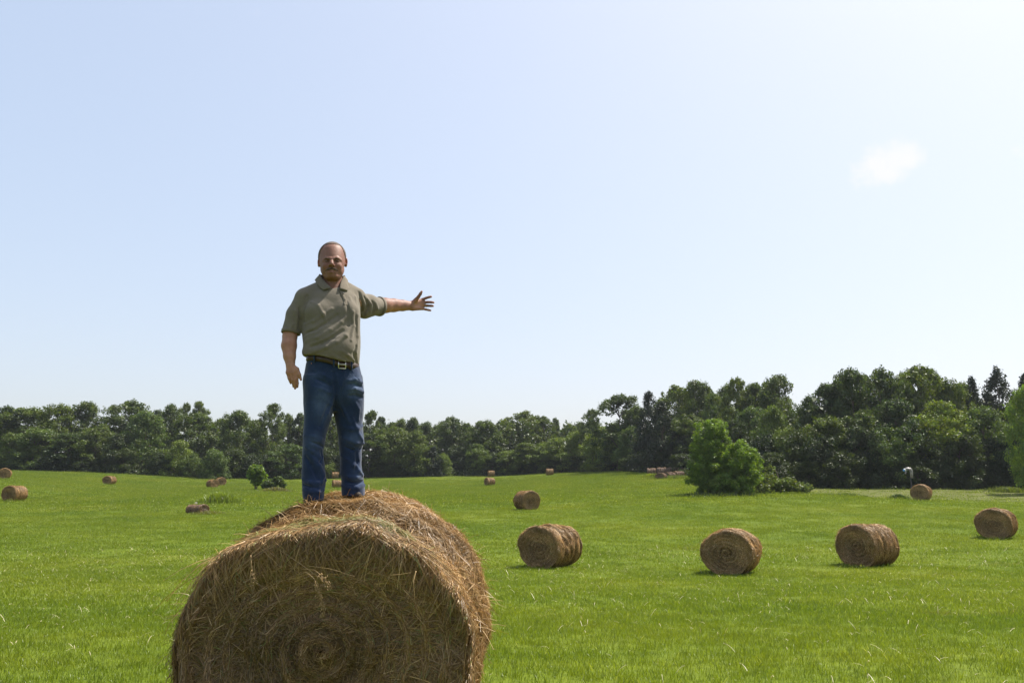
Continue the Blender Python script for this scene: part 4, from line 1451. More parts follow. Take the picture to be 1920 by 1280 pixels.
class Field:
    """signed distance grid with smooth union / difference of local primitives"""

    def __init__(self, lo, hi, h):
        self.h = h
        self.lo = np.array(lo, float)
        self.n = np.ceil((np.array(hi) - self.lo) / h).astype(int) + 1
        self.S = np.full(self.n, 1.0, dtype=np.float32)

    def box(self, lo, hi, pad):
        i0 = np.maximum(0, np.floor((np.asarray(lo) - pad - self.lo) / self.h).astype(int))
        i1 = np.minimum(self.n, np.ceil((np.asarray(hi) + pad - self.lo) / self.h).astype(int) + 1)
        sl = tuple(slice(a, b) for a, b in zip(i0, i1))
        ax = [self.lo[k] + self.h * np.arange(i0[k], i1[k]) for k in range(3)]
        return sl, ax[0][:, None, None], ax[1][None, :, None], ax[2][None, None, :]

    def put(self, sl, d, k, op):
        a = self.S[sl]
        d = d.astype(np.float32)
        if op == 'sub':
            d = -d
            h = np.clip(0.5 - 0.5 * (a - d) / k, 0, 1)
            self.S[sl] = a * (1 - h) + d * h + k * h * (1 - h)
        elif op == 'int':
            self.S[sl] = np.maximum(a, d)
        else:
            h = np.clip(0.5 + 0.5 * (d - a) / k, 0, 1)
            self.S[sl] = d * (1 - h) + a * h - k * h * (1 - h)

    def cone(self, p, q, r1, r2, k=0.01, op='add', flat=None):
        p, q = np.asarray(p, float), np.asarray(q, float)
        r = max(r1, r2)
        sl, X, Y, Z = self.box(np.minimum(p, q) - r, np.maximum(p, q) + r, k + 3 * self.h)
        d = q - p; L2 = d @ d + 1e-12
        t = np.clip(((X - p[0]) * d[0] + (Y - p[1]) * d[1] + (Z - p[2]) * d[2]) / L2, 0, 1)
        yy = (Y - p[1] - t * d[1])
        if flat is not None: yy = yy * flat
        dist = np.sqrt((X - p[0] - t * d[0]) ** 2 + yy ** 2 + (Z - p[2] - t * d[2]) ** 2) - (r1 + (r2 - r1) * t)
        self.put(sl, dist, k, op)

    def chain(self, pts, radii, k=0.01, op='add'):
        for i in range(len(pts) - 1):
            self.cone(pts[i], pts[i + 1], radii[i], radii[i + 1], k, op)

    def ell(self, c, r, k=0.01, op='add'):
        c, r = np.asarray(c, float), np.asarray(r, float)
        sl, X, Y, Z = self.box(c - r, c + r, k + 3 * self.h)
        q = np.sqrt(((X - c[0]) / r[0]) ** 2 + ((Y - c[1]) / r[1]) ** 2 + ((Z - c[2]) / r[2]) ** 2)
        q2 = np.sqrt(((X - c[0]) / r[0] ** 2) ** 2 + ((Y - c[1]) / r[1] ** 2) ** 2 + ((Z - c[2]) / r[2] ** 2) ** 2) + 1e-9
        self.put(sl, q * (q - 1) / q2, k, op)

    def loft(self, secs, k=0.01, op='add', power=2.2):
        """secs: (z, cx, cy, rx, ry)"""
        s = np.array(sorted(secs)); z = s[:, 0]
        lo = np.array([(s[:, 1] - s[:, 3]).min(), (s[:, 2] - s[:, 4]).min(), z[0]])
        hi = np.array([(s[:, 1] + s[:, 3]).max(), (s[:, 2] + s[:, 4]).max(), z[-1]])
        sl, X, Y, Z = self.box(lo, hi, k + 3 * self.h)
        zz = np.clip(Z.ravel(), z[0], z[-1])
        g = [smooth_interp(zz, z, s[:, i])[None, None, :] for i in range(1, 5)]
        q = (np.abs((X - g[0]) / g[2]) ** power + np.abs((Y - g[1]) / g[3]) ** power) ** (1 / power)
        d = (q - 1) * np.minimum(g[2], g[3])
        dz = np.maximum(z[0] - Z, Z - z[-1])
        d = np.where(dz > 0, np.sqrt(np.maximum(d, 0) ** 2 + dz ** 2), np.maximum(d, dz))
        self.put(sl, d, k, op)

    def front(self, x, z):
        """y of the surface nearest the camera at (x, z)"""
        i = int(round((x - self.lo[0]) / self.h)); k = int(round((z - self.lo[2]) / self.h))
        i = min(max(i, 0), self.n[0] - 1); k = min(max(k, 0), self.n[2] - 1)
        col = self.S[i, :, k] < 0
        if not col.any(): return None
        return self.lo[1] + self.h * int(np.argmax(col))

    def fold(self, pix, r, op='add', k=0.013, sink=0.3):
        r = r * 1.1
        pts = []
        for (u, v) in pix:
            p = P(u, v, -0.1)
            y = self.front(p[0], p[2])
            if y is None: continue
            pts.append((p[0], y + (r * sink if op == 'add' else -r * 0.35), p[2]))
        if len(pts) < 2: return
        n = len(pts)
        for i in range(n - 1):
            ra = r * (0.45 + 0.55 * math.sin(math.pi * (i + 0.35) / n)); rb = r * (0.45 + 0.55 * math.sin(math.pi * (i + 1.35) / (n + 0.7)))
            self.cone(pts[i], pts[i + 1], ra, rb, k, op)

    def ripple(self, amp, scale, seed, zlo=None, zhi=None, stretch=(1, 1, 1)):
        rg = np.random.default_rng(seed)
        X = (self.lo[0] + self.h * np.arange(self.n[0]))[:, None, None]
        Y = (self.lo[1] + self.h * np.arange(self.n[1]))[None, :, None]
        Z = (self.lo[2] + self.h * np.arange(self.n[2]))[None, None, :]
        acc = np.zeros(self.n, dtype=np.float32)
        for i in range(7):
            kx, ky, kz = rg.normal(size=3) * scale * np.array(stretch)
            acc += np.sin(kx * X + ky * Y + kz * Z + rg.uniform(0, 6.28)).astype(np.float32)
        self.S += amp * acc / 2.6

    def mesh(self, name):
        S = self.S
        n = np.array(S.shape) - 1
        ins = S < 0
        cnt = np.zeros(n, dtype=np.int8)
        for a in (0, 1):
            for b in (0, 1):
                for c in (0, 1):
                    cnt += ins[a:a + n[0], b:b + n[1], c:c + n[2]]
        idx = np.argwhere((cnt > 0) & (cnt < 8))
        ids = -np.ones(n, dtype=np.int32)
        ids[tuple(idx.T)] = np.arange(len(idx))
        acc = np.zeros((len(idx), 3)); num = np.zeros(len(idx))
        cor = [np.array(c) for c in ((0, 0, 0), (1, 0, 0), (0, 1, 0), (1, 1, 0), (0, 0, 1), (1, 0, 1), (0, 1, 1), (1, 1, 1))]
        val = [S[tuple((idx + c).T)] for c in cor]
        for i, j in ((0, 1), (2, 3), (4, 5), (6, 7), (0, 2), (1, 3), (4, 6), (5, 7), (0, 4), (1, 5), (2, 6), (3, 7)):
            a, b = val[i], val[j]
            m = (a < 0) != (b < 0)
            t = np.where(m, a / np.where(m, a - b, 1), 0)
            acc += np.where(m[:, None], cor[i] + (cor[j] - cor[i]) * t[:, None], 0)
            num += m
        V = self.lo + self.h * (idx + acc / num[:, None])
        Fs = []
        for ax in range(3):
            b, c = (ax + 1) % 3, (ax + 2) % 3
            s0 = [slice(1, -1)] * 3; s0[ax] = slice(0, -1); s1 = list(s0); s1[ax] = slice(1, None)
            A, B = ins[tuple(s0)], ins[tuple(s1)]
            e = np.argwhere(A != B)
            if not len(e): continue
            off = np.ones(3, int); off[ax] = 0
            e0 = e + off
            flip = B[tuple(e.T)]
            eb = np.zeros(3, int); eb[b] = 1; ec = np.zeros(3, int); ec[c] = 1
            q = np.stack([ids[tuple((e0 - eb - ec).T)], ids[tuple((e0 - ec).T)], ids[tuple(e0.T)], ids[tuple((e0 - eb).T)]], 1)
            q[flip] = q[flip][:, ::-1]
            Fs.append(q)
        F = np.concatenate(Fs)
        F = F[(F >= 0).all(1)]
        return V, F


def smooth_interp(x, xp, fp):
    i = np.clip(np.searchsorted(xp, x) - 1, 0, len(xp) - 2)
    m = np.gradient(fp, xp)
    h = xp[i + 1] - xp[i]; t = (x - xp[i]) / h
    return ((1 + 2 * t) * (1 - t) ** 2 * fp[i] + t * (1 - t) ** 2 * h * m[i] + t * t * (3 - 2 * t) * fp[i + 1] + t * t * (t - 1) * h * m[i + 1])


def sec(v, uL, uR, cy, ry):
    a, b = P(uL, v, cy), P(uR, v, cy)
    return (a[2], (a[0] + b[0]) / 2, YM + cy, (b[0] - a[0]) / 2, ry)


foot = P(625, 930)
MB = np.array([foot[0], YM, foot[2] - 0.02])
MAN = empty('person', tuple(to_world(MB)), MAN_YAW)
tag(MAN, 'person in olive polo shirt and jeans standing on the big bale, left arm stretched out', 'person')


def part(name, V, F, mat, smooth=True, col=None, parent=None):
    V = np.asarray(V) - (MB if parent is None else MB)
    me = fast_mesh(name, V, F, smooth, col)
    me.materials.append(mat)
    return link(name, me, None, MAN if parent is None else parent)


# --- materials
MAT_SKIN, n, l, out = new_mat('skin')
att = n.new('ShaderNodeAttribute'); att.attribute_name = 'Col'
tc = n.new('ShaderNodeTexCoord')
nz = noise(n, l, 38, 5, 0.6, tc.outputs['Object'])
nz2 = noise(n, l, 9, 3, 0.5, tc.outputs['Object'])
r1 = ramp(n, l, nz.outputs[0], [(0.3, (0.86, 0.82, 0.80)), (0.7, (1.1, 1.08, 1.06))])
r2 = ramp(n, l, nz2.outputs[0], [(0.3, (0.93, 0.86, 0.84)), (0.7, (1.06, 1.06, 1.06))])
c = mixc(n, l, 1.0, att.outputs['Color'], r1.outputs[0], 'MULTIPLY')
c = mixc(n, l, 1.0, c, r2.outputs[0], 'MULTIPLY')
b = principled(n, l, out, c, 0.58, 0.28)
b.inputs['Subsurface Weight'].default_value = 0.12
b.inputs['Subsurface Radius'].default_value = (0.012, 0.004, 0.002)
b.inputs['Subsurface Scale'].default_value = 0.6
bump(n, l, b, nz.outputs[0], 0.25, 0.003)


def cloth_mat(name, lo, hi, scale_big, bump_s, weave=420, rough=0.9, sheen=0.12):
    m, n, l, out = new_mat(name)
    tc = n.new('ShaderNodeTexCoord')
    a = noise(n, l, scale_big, 4, 0.55, tc.outputs['Object'])
    f = noise(n, l, weave, 2, 0.5, tc.outputs['Object'])
    r = ramp(n, l, a.outputs[0], [(0.3, lo), (0.7, hi)])
    rf = ramp(n, l, f.outputs[0], [(0.3, (0.85, 0.85, 0.85)), (0.7, (1.12, 1.12, 1.12))])
    c = mixc(n, l, 1.0, r.outputs[0], rf.outputs[0], 'MULTIPLY')
    b = principled(n, l, out, c, rough, 0.15)
    b.inputs['Sheen Weight'].default_value = sheen
    w = noise(n, l, 24, 3, 0.5, tc.outputs['Object'])
    bump(n, l, b, w.outputs[0], bump_s, 0.012)
    return m


MAT_SHIRT = cloth_mat('olive_pique', (0.138, 0.117, 0.091), (0.170, 0.145, 0.112), 6, 0.22)
MAT_COLLAR = cloth_mat('olive_rib', (0.130, 0.108, 0.081), (0.162, 0.135, 0.101), 6, 0.15)
MAT_BELT, n, l, out = new_mat('brown_leather'); b = principled(n, l, out, (0.040, 0.020, 0.012), 0.45, 0.45)
MAT_METAL, n, l, out = new_mat('buckle_metal'); b = principled(n, l, out, (0.62, 0.60, 0.55), 0.3, 0.5); b.inputs['Metallic'].default_value = 1.0
MAT_GOLD, n, l, out = new_mat('ring_gold'); b = principled(n, l, out, (0.75, 0.52, 0.22), 0.25, 0.5); b.inputs['Metallic'].default_value = 1.0
MAT_SHOE = cloth_mat('dark_boot_leather', (0.030, 0.022, 0.016), (0.055, 0.040, 0.028), 12, 0.2, 200, 0.6, 0.0)
MAT_HAIR, n, l, out = new_mat('cropped_grey_hair')
att = n.new('ShaderNodeAttribute'); att.attribute_name = 'Col'
tc = n.new('ShaderNodeTexCoord'); nz = noise(n, l, 160, 3, 0.6, tc.outputs['Object'])
rr = ramp(n, l, nz.outputs[0], [(0.3, (0.65, 0.65, 0.65)), (0.7, (1.5, 1.5, 1.5))])
b = principled(n, l, out, mixc(n, l, 1.0, att.outputs['Color'], rr.outputs[0], 'MULTIPLY'), 0.8, 0.2)
bump(n, l, b, nz.outputs[0], 0.4, 0.004)
MAT_TACHE = cloth_mat('moustache_hair', (0.055, 0.036, 0.028), (0.105, 0.072, 0.056), 60, 0.5, 500, 0.85, 0.0)
MAT_BUTTON, n, l, out = new_mat('dark_button'); principled(n, l, out, (0.05, 0.045, 0.035), 0.4, 0.4)
MAT_EYE, n, l, out = new_mat('eye')
att = n.new('ShaderNodeAttribute'); att.attribute_name = 'Col'
principled(n, l, out, att.outputs['Color'], 0.15, 0.5)
# denim: indigo with worn thighs
MAT_DENIM, n, l, out = new_mat('indigo_denim')
tc = n.new('ShaderNodeTexCoord')
att = n.new('ShaderNodeAttribute'); att.attribute_name = 'Col'
a = noise(n, l, 7, 5, 0.6, tc.outputs['Object']); f = noise(n, l, 330, 2, 0.5, tc.outputs['Object'])
w = noise(n, l, 26, 4, 0.55, tc.outputs['Object'])
sep = n.new('ShaderNodeSeparateColor'); l.new(att.outputs['Color'], sep.inputs[0])
mm_ = n.new('ShaderNodeMath'); mm_.operation = 'MULTIPLY'; l.new(sep.outputs[0], mm_.inputs[0]); l.new(w.outputs[0], mm_.inputs[1])
r = ramp(n, l, a.outputs[0], [(0.3, (0.010, 0.021, 0.052)), (0.7, (0.019, 0.036, 0.085))])
c = mixc(n, l, mm_.outputs[0], r.outputs[0], (0.085, 0.128, 0.21))
rf = ramp(n, l, f.outputs[0], [(0.3, (0.75, 0.75, 0.78)), (0.7, (1.25, 1.22, 1.2))])
c = mixc(n, l, 1.0, c, rf.outputs[0], 'MULTIPLY')
b = principled(n, l, out, c, 0.9, 0.15); b.inputs['Sheen Weight'].default_value = 0.2
bump(n, l, b, w.outputs[0], 0.35, 0.012)

# --- the body: head, neck, trunk, arms, hands and legs in one surface
lo = np.minimum(P(515, 440, 0.6), P(515, 945, -0.3)); hi = np.maximum(P(825, 440, 0.65), P(825, 945, 0.65))
lo[1] = YM - 0.26; hi[1] = YM + 0.50
lo[0] -= 0.02
B = Field(lo, hi, 0.004)
# trunk and legs under the clothes
B.loft([sec(545, 592, 656, 0.03, 0.075), sec(575, 580, 665, 0.02, 0.09), sec(620, 582, 660, 0.0, 0.09), sec(665, 592, 652, 0.0, 0.085), sec(700, 592, 656, 0.0, 0.085), sec(735, 592, 658, 0.0, 0.08)], 0.02)
B.chain([P(600, 735, -0.02), P(590, 840, -0.05), P(589, 925, -0.03)], [0.072, 0.052, 0.042], 0.02)
B.chain([P(651, 735, 0.02), P(657, 835, 0.06), P(661, 915, 0.08)], [0.072, 0.052, 0.042], 0.02)
# neck
B.chain([P(624, 552, 0.030), P(624, 530, 0.034), P(624, 508, 0.036)], [0.078, 0.064, 0.062], 0.012)
B.chain([P(588, 556, 0.03), P(622, 546, 0.04), P(656, 556, 0.06)], [0.05, 0.06, 0.05], 0.02)
# arm hanging at his right
B.chain([P(574, 562, 0.02), P(552, 600, 0.02), P(543.5, 630, 0.0), P(542, 648, -0.02), P(543, 668, -0.045), P(544.5, 683, -0.06)], [0.06, 0.052, 0.049, 0.0515, 0.041, 0.0315], 0.012)
# its hand
W1 = P(544.5, 686, -0.065)
for (u, v, r) in ((539, 698, 0.013), (545, 699, 0.0135), (550, 698, 0.014), (554, 695.5, 0.0135)):
    B.cone(W1, P(u, v, -0.075 - (u - 538) * 0.0006), 0.020, r, 0.014)
B.cone(P(545, 690, -0.066), P(546, 698, -0.07), 0.026, 0.026, 0.012, flat=1.5)
for pts, rad in (
        (((554.5, 696, -0.085), (556.8, 709, -0.083), (557.8, 718, -0.070), (557.5, 725, -0.055)), (0.0115, 0.0100, 0.0092, 0.0078)),
        (((550, 698, -0.085), (553.0, 712, -0.084), (553.8, 721, -0.070), (553.2, 728, -0.055)), (0.0115, 0.0102, 0.0094, 0.0080)),
        (((544.5, 699, -0.080), (548.0, 712, -0.078), (549.8, 719, -0.066), (550.2, 724.5, -0.052)), (0.0112, 0.0098, 0.0090, 0.0076)),
        (((538.8, 698, -0.074), (541.6, 709, -0.072), (543.8, 714.5, -0.062), (545.2, 718.5, -0.050)), (0.0102, 0.0088, 0.0080, 0.0068))):
    B.chain([P(*q) for q in pts], rad, 0.004)
B.chain([P(549, 687, -0.07), P(557, 692, -0.085), P(561.2, 702, -0.092), P(564.2, 711.5, -0.088)], [0.018, 0.0135, 0.0112, 0.0085], 0.007)
# arm stretched out at his left
B.chain([P(664, 563, 0.07), P(688, 570, 0.17), P(710, 573.0, 0.25), P(722, 572.6, 0.285), P(738, 572.3, 0.33), P(755, 572.6, 0.375), P(768, 573.2, 0.405)], [0.066, 0.06, 0.0555, 0.0560, 0.0500, 0.0415, 0.0355], 0.012)
W2 = P(770, 573, 0.41)
for (u, v, dy, r) in ((793, 561.5, 0.425, 0.0130), (795, 567, 0.43, 0.0135), (794.5, 573, 0.43, 0.0132), (792, 578.6, 0.425, 0.0125)):
    B.cone(W2, P(u, v, dy), 0.024, r, 0.014)
B.cone(P(773, 570, 0.405), P(781, 561, 0.385), 0.021, 0.016, 0.012)
B.cone(P(774, 578, 0.405), P(788, 578, 0.41), 0.020, 0.014, 0.012)
B.cone(P(782, 569, 0.415), P(790, 569, 0.42), 0.030, 0.028, 0.012, flat=1.7)
for pts, rad in (
        (((792, 561.6, 0.422), (799, 558.6, 0.410), (804.5, 556.9, 0.402), (808.2, 556.1, 0.392)), (0.0118, 0.0100, 0.0094, 0.0086)),
        (((794, 566.8, 0.428), (802.5, 566.4, 0.414), (808.5, 566.5, 0.404), (812.6, 567.0, 0.394)), (0.0118, 0.0102, 0.0096, 0.0088)),
        (((794, 572.9, 0.428), (802, 573.1, 0.414), (808, 573.3, 0.404), (811.8, 573.6, 0.394)), (0.0115, 0.0098, 0.0092, 0.0084)),
        (((791, 578.4, 0.422), (798.5, 580.0, 0.410), (803.5, 581.2, 0.402), (807.2, 582.0, 0.394)), (0.0106, 0.0090, 0.0083, 0.0076))):
    B.chain([P(*q) for q in pts], rad, 0.004)
B.chain([P(779, 563.5, 0.385), P(784.5, 556.5, 0.365), P(788.2, 551, 0.352), P(790.6, 546.6, 0.345)], [0.0155, 0.0122, 0.0108, 0.0086], 0.008)
# head
hc = P(622.8, 484, 0.02)
B.ell(hc + np.array([0, 0.012, 0]), (0.0925, 0.108, 0.117), 0.01)
B.ell(P(622.8, 479, 0.03), (0.0880, 0.098, 0.084), 0.02)
B.ell(P(623, 496, -0.018), (0.0800, 0.0800, 0.098), 0.03)
B.ell(P(623.4, 509, -0.028), (0.0670, 0.062, 0.048), 0.028)
B.ell(P(623.6, 518.0, -0.062), (0.038, 0.034, 0.023), 0.022)
B.chain([P(607.5, 507, 0.0), P(615, 518.5, -0.04)], [0.018, 0.016], 0.024)
B.chain([P(639.5, 507, 0.0), P(632, 518.5, -0.04)], [0.018, 0.016], 0.024)


def face_pt(u, v, d=0.0):
    p = P(u, v, -0.09)
    y = B.front(p[0], p[2])
    return np.array([p[0], y + d, p[2]])


# cheeks, brow, nose, lips, sockets
for s in (-1, 1):
    B.ell(face_pt(622.5 + s * 11.0, 497.5, 0.014), (0.025, 0.018, 0.021), 0.016)
brow = [face_pt(u, v, 0.006) for u, v in ((607, 486.2), (613, 484.2), (619, 485.4), (622.2, 486.4), (626, 485.4), (632, 484.2), (638.5, 486.2))]
B.chain(brow, [0.008, 0.0115, 0.0105, 0.009, 0.0105, 0.0115, 0.008], 0.012)
eyeL, eyeR = face_pt(612.6, 489.0), face_pt(631.8, 489.0)
for e in (eyeL, eyeR):
    B.ell(e + np.array([0, -0.004, 0.0]), (0.021, 0.016, 0.0125), 0.010, 'sub')
nb = face_pt(622.0, 488.5, 0.006); ntip = face_pt(621.6, 497.2, 0.0)
B.chain([nb, nb * 0.45 + ntip * 0.55 + np.array([0, -0.014, 0]), ntip + np.array([0, -0.020, 0.002])], [0.0088, 0.0115, 0.0150], 0.010)
for s in (-1, 1):
    B.ell(ntip + np.array([s * 0.0145, -0.006, -0.003]), (0.0085, 0.012, 0.0085), 0.006)
    B.ell(ntip + np.array([s * 0.0075, -0.016, -0.014]), (0.0045, 0.007, 0.004), 0.004, 'sub')
mo = face_pt(621.8, 507.6)
B.ell(mo + np.array([0, 0.010, -0.004]), (0.034, 0.020, 0.022), 0.016)
mo = face_pt(621.8, 507.6)
B.chain([face_pt(614, 507.8, 0.004), face_pt(621.8, 507.2, 0.002), face_pt(630, 507.8, 0.004)], [0.003, 0.006, 0.003], 0.005)
B.chain([face_pt(615, 510.0, 0.004), face_pt(621.8, 510.8, 0.001), face_pt(629, 510.0, 0.004)], [0.003, 0.0075, 0.003], 0.006)
B.chain([face_pt(613.2, 508.7, -0.002), face_pt(621.8, 508.9, -0.002), face_pt(630.6, 508.7, -0.002)], [0.0022, 0.0028, 0.0022], 0.003, 'sub')
# eyelids: narrowed against the light
for e in (eyeL, eyeR):
    B.ell(e + np.array([0, 0.011, 0.0]), (0.0185, 0.0125, 0.0125), 0.005)
# ears
for s, u in ((-1, 598.6), (1, 648.6)):
    e = P(u, 491.5, 0.022)
    B.ell(e, (0.0125, 0.021, 0.0335), 0.006)
    B.ell(e + np.array([s * 0.002, -0.016, 0.004]), (0.007, 0.010, 0.020), 0.004, 'sub')
    B.cone(e + np.array([-s * 0.012, -0.004, -0.012]), e + np.array([s * 0.001, 0, -0.028]), 0.010, 0.0075, 0.006)
V, F = B.mesh('body')
skin = np.tile(np.array([0.205, 0.104, 0.076]), (len(V), 1))  # tanned face, with its shade also put into the skin colour
zc, xc = V[:, 2], V[:, 0]


def blob(c, r, colr, amt):
    global skin
    d = np.linalg.norm((V - c) / np.asarray(r), axis=1)
    w = np.clip(1.2 - d, 0, 1)[:, None] * amt
    skin = skin * (1 - w) + np.array(colr) * w


head_sel = np.clip((P(620, 545)[2] - zc) / 0.05, 0, 1)[:, None]
skin = skin * (1 - head_sel) + np.array([0.37, 0.20, 0.138]) * head_sel  # below the neck: sunlight on arms and hands painted as paler skin
blob(ntip, (0.03, 0.04, 0.03), (0.22, 0.095, 0.070), 0.7)
for s in (-1, 1):
    blob(face_pt(622.5 + s * 12, 499), (0.03, 0.04, 0.025), (0.22, 0.097, 0.070), 0.6)
    blob(P(648.6 if s > 0 else 598.6, 491, 0.02), (0.02, 0.04, 0.04), (0.36, 0.125, 0.085), 0.8)
blob(mo + np.array([0, 0, -0.008]), (0.028, 0.02, 0.007), (0.22, 0.085, 0.066), 0.8)
for pt in ((812, 567, .394), (812, 573.5, .394), (808, 556, .392), (807, 582, .394), (790.6, 546.6, .345)):
    blob(P(*pt), (0.02, 0.03, 0.02), (0.40, 0.18, 0.125), 0.7)
pal = P(785, 570, 0.39)
blob(pal, (0.06, 0.05, 0.05), (0.50, 0.28, 0.20), 0.9)
body = part('body', V, F, MAT_SKIN, True, skin)


# --- eyes, brows, moustache, hair
def ball(c, r, nu=16, nv=10, scale=(1, 1, 1)):
    V, F = [], []
    for i in range(nv + 1):
        for j in range(nu):
            ph = math.pi * i / nv; th = 2 * math.pi * j / nu
            V.append((c[0] + r * scale[0] * math.sin(ph) * math.cos(th), c[1] - r * scale[1] * math.cos(ph), c[2] + r * scale[2] * math.sin(ph) * math.sin(th)))
    for i in range(nv):
        for j in range(nu):
            F.append((i * nu + j, i * nu + (j + 1) % nu, (i + 1) * nu + (j + 1) % nu, (i + 1) * nu + j))
    return np.array(V), np.array(F)


for e in (eyeL, eyeR):
    Vv, Ff = ball(e + np.array([0, 0.0025, -0.001]), 0.0125, scale=(1.05, 0.5, 0.26))
    d = np.linalg.norm(Vv - (e + np.array([0, -0.0035, 0])), axis=1)
    cc = np.where(d[:, None] < 0.0062, np.array([[0.02, 0.016, 0.012]]), np.array([[0.10, 0.075, 0.06]]))
    part('eye', Vv, Ff, MAT_EYE, True, cc, None)


def strip_field(chains, mat, name, h=0.0025):
    pts = np.concatenate([np.array(c[0]) for c in chains])
    f = Field(pts.min(0) - 0.03, pts.max(0) + 0.03, h)
    for c, r, k in chains:
        f.chain(c, r, k)
    V, F = f.mesh(name)
    return part(name, V, F, mat)


strip_field([([face_pt(607.5, 486.6, 0.001), face_pt(613, 484.4, 0.0), face_pt(618.5, 485.8, 0.001)], [0.0022, 0.0040, 0.0032], 0.004)], MAT_TACHE, 'eyebrow')
strip_field([([face_pt(625.5, 485.8, 0.001), face_pt(631.5, 484.4, 0.0), face_pt(637.5, 486.6, 0.001)], [0.0032, 0.0040, 0.0022], 0.004)], MAT_TACHE, 'eyebrow')
strip_field([([face_pt(610.6, 507.0, 0.0), face_pt(615.5, 505.0, -0.001), face_pt(621.8, 504.2, -0.001), face_pt(628, 505.0, -0.001), face_pt(633.0, 507.0, 0.0)], [0.0040, 0.0074, 0.0078, 0.0074, 0.0040], 0.006)], MAT_TACHE, 'moustache')
Hf = Field(hc - 0.16, hc + 0.16, 0.004)
Hf.ell(hc + np.array([0, 0.012, 0]), (0.0965, 0.1125, 0.1205), 0.01)
Hf.ell(P(622.8, 479, 0.03), (0.0915, 0.1015, 0.0875), 0.02)
X = (Hf.lo[0] + Hf.h * np.arange(Hf.n[0]))[:, None, None] - hc[0]
Y = (Hf.lo[1] + Hf.h * np.arange(Hf.n[1]))[None, :, None] - hc[1]
Z = (Hf.lo[2] + Hf.h * np.arange(Hf.n[2]))[None, None, :] - hc[2]
# cropped hair: high receding hairline in front, down to the ears at the sides, to the nape behind
line = 0.074 - 1.05 * (Y + 0.055) - 0.75 * np.clip(np.abs(X) - 0.066, 0, 1) * 2.2 + 0.25 * np.exp(-((np.abs(X) - 0.052) / 0.014) ** 2) * 0.10
line = np.maximum(line, -0.035 - 0.05 * np.clip(Y / 0.08, 0, 1))
Hf.S = np.maximum(Hf.S, (line - Z).astype(np.float32) * 0.7)
V, F = Hf.mesh('hair')
q = V - hc
hl = 0.074 - 1.05 * (q[:, 1] + 0.055) - 0.75 * np.clip(np.abs(q[:, 0]) - 0.066, 0, 1) * 2.2
hl = np.maximum(hl, -0.035 - 0.05 * np.clip(q[:, 1] / 0.08, 0, 1))
cover = np.clip((q[:, 2] - hl) / 0.016, 0, 1) ** 0.7 * 0.95
cover = np.maximum(cover, 0.75 * np.clip((np.abs(q[:, 0]) - 0.07) / 0.02, 0, 1))
cover = np.clip(cover + np.random.default_rng(8).normal(size=len(V)) * 0.12, 0.05, 1)[:, None]
hcol = np.array([[0.235, 0.115, 0.078]]) * (1 - cover) + np.array([[0.080, 0.070, 0.062]]) * cover
part('hair', V, F, MAT_HAIR, True, hcol)

# --- polo shirt
lo = np.minimum(P(520, 500, -.3), P(520, 700, 0.4)); hi = np.maximum(P(725, 500, .4), P(725, 700, 0.4))
lo[1] = YM - 0.28; hi[1] = YM + 0.42
S = Field(lo, hi, 0.005)
S.loft([sec(533, 602, 650, 0.05, 0.06), sec(541, 586, 664, 0.045, 0.085), sec(552, 574, 672, 0.035, 0.108), sec(575, 569, 675.5, 0.02, 0.128), sec(605, 566.5, 676, 0.0, 0.140), sec(632, 566.5, 676.5, -0.015, 0.150),
        sec(650, 568, 676.5, -0.02, 0.156), sec(661, 566.5, 675.5, -0.02, 0.157), sec(669, 569, 674.5, -0.018, 0.152), sec(678, 573, 673.5, -0.012, 0.148), sec(688, 578, 672.5, -0.008, 0.14)], 0.01, power=2.25)
S.ell(P(634, 655, -0.10), (0.105, 0.075, 0.10), 0.05)                 # belly
S.ell(P(596, 585, -0.07), (0.085, 0.055, 0.065), 0.05)                # chest
S.ell(P(648, 585, -0.06), (0.080, 0.055, 0.065), 0.05)
S.chain([P(606, 541, 0.04), P(573, 557, 0.025)], [0.058, 0.068], 0.03)
S.chain([P(646, 542, 0.05), P(668, 556, 0.07)], [0.055, 0.064], 0.03)
# sleeves
S.chain([P(571, 561, 0.02), P(556, 590, 0.02), P(545.0, 623, 0.005)], [0.072, 0.066, 0.062], 0.022)
S.chain([P(668, 566, 0.08), P(690, 573, 0.165), P(711.5, 575.0, 0.245)], [0.070, 0.080, 0.069], 0.022)
S.ell(P(683, 586, 0.14), (0.05, 0.06, 0.045), 0.02)
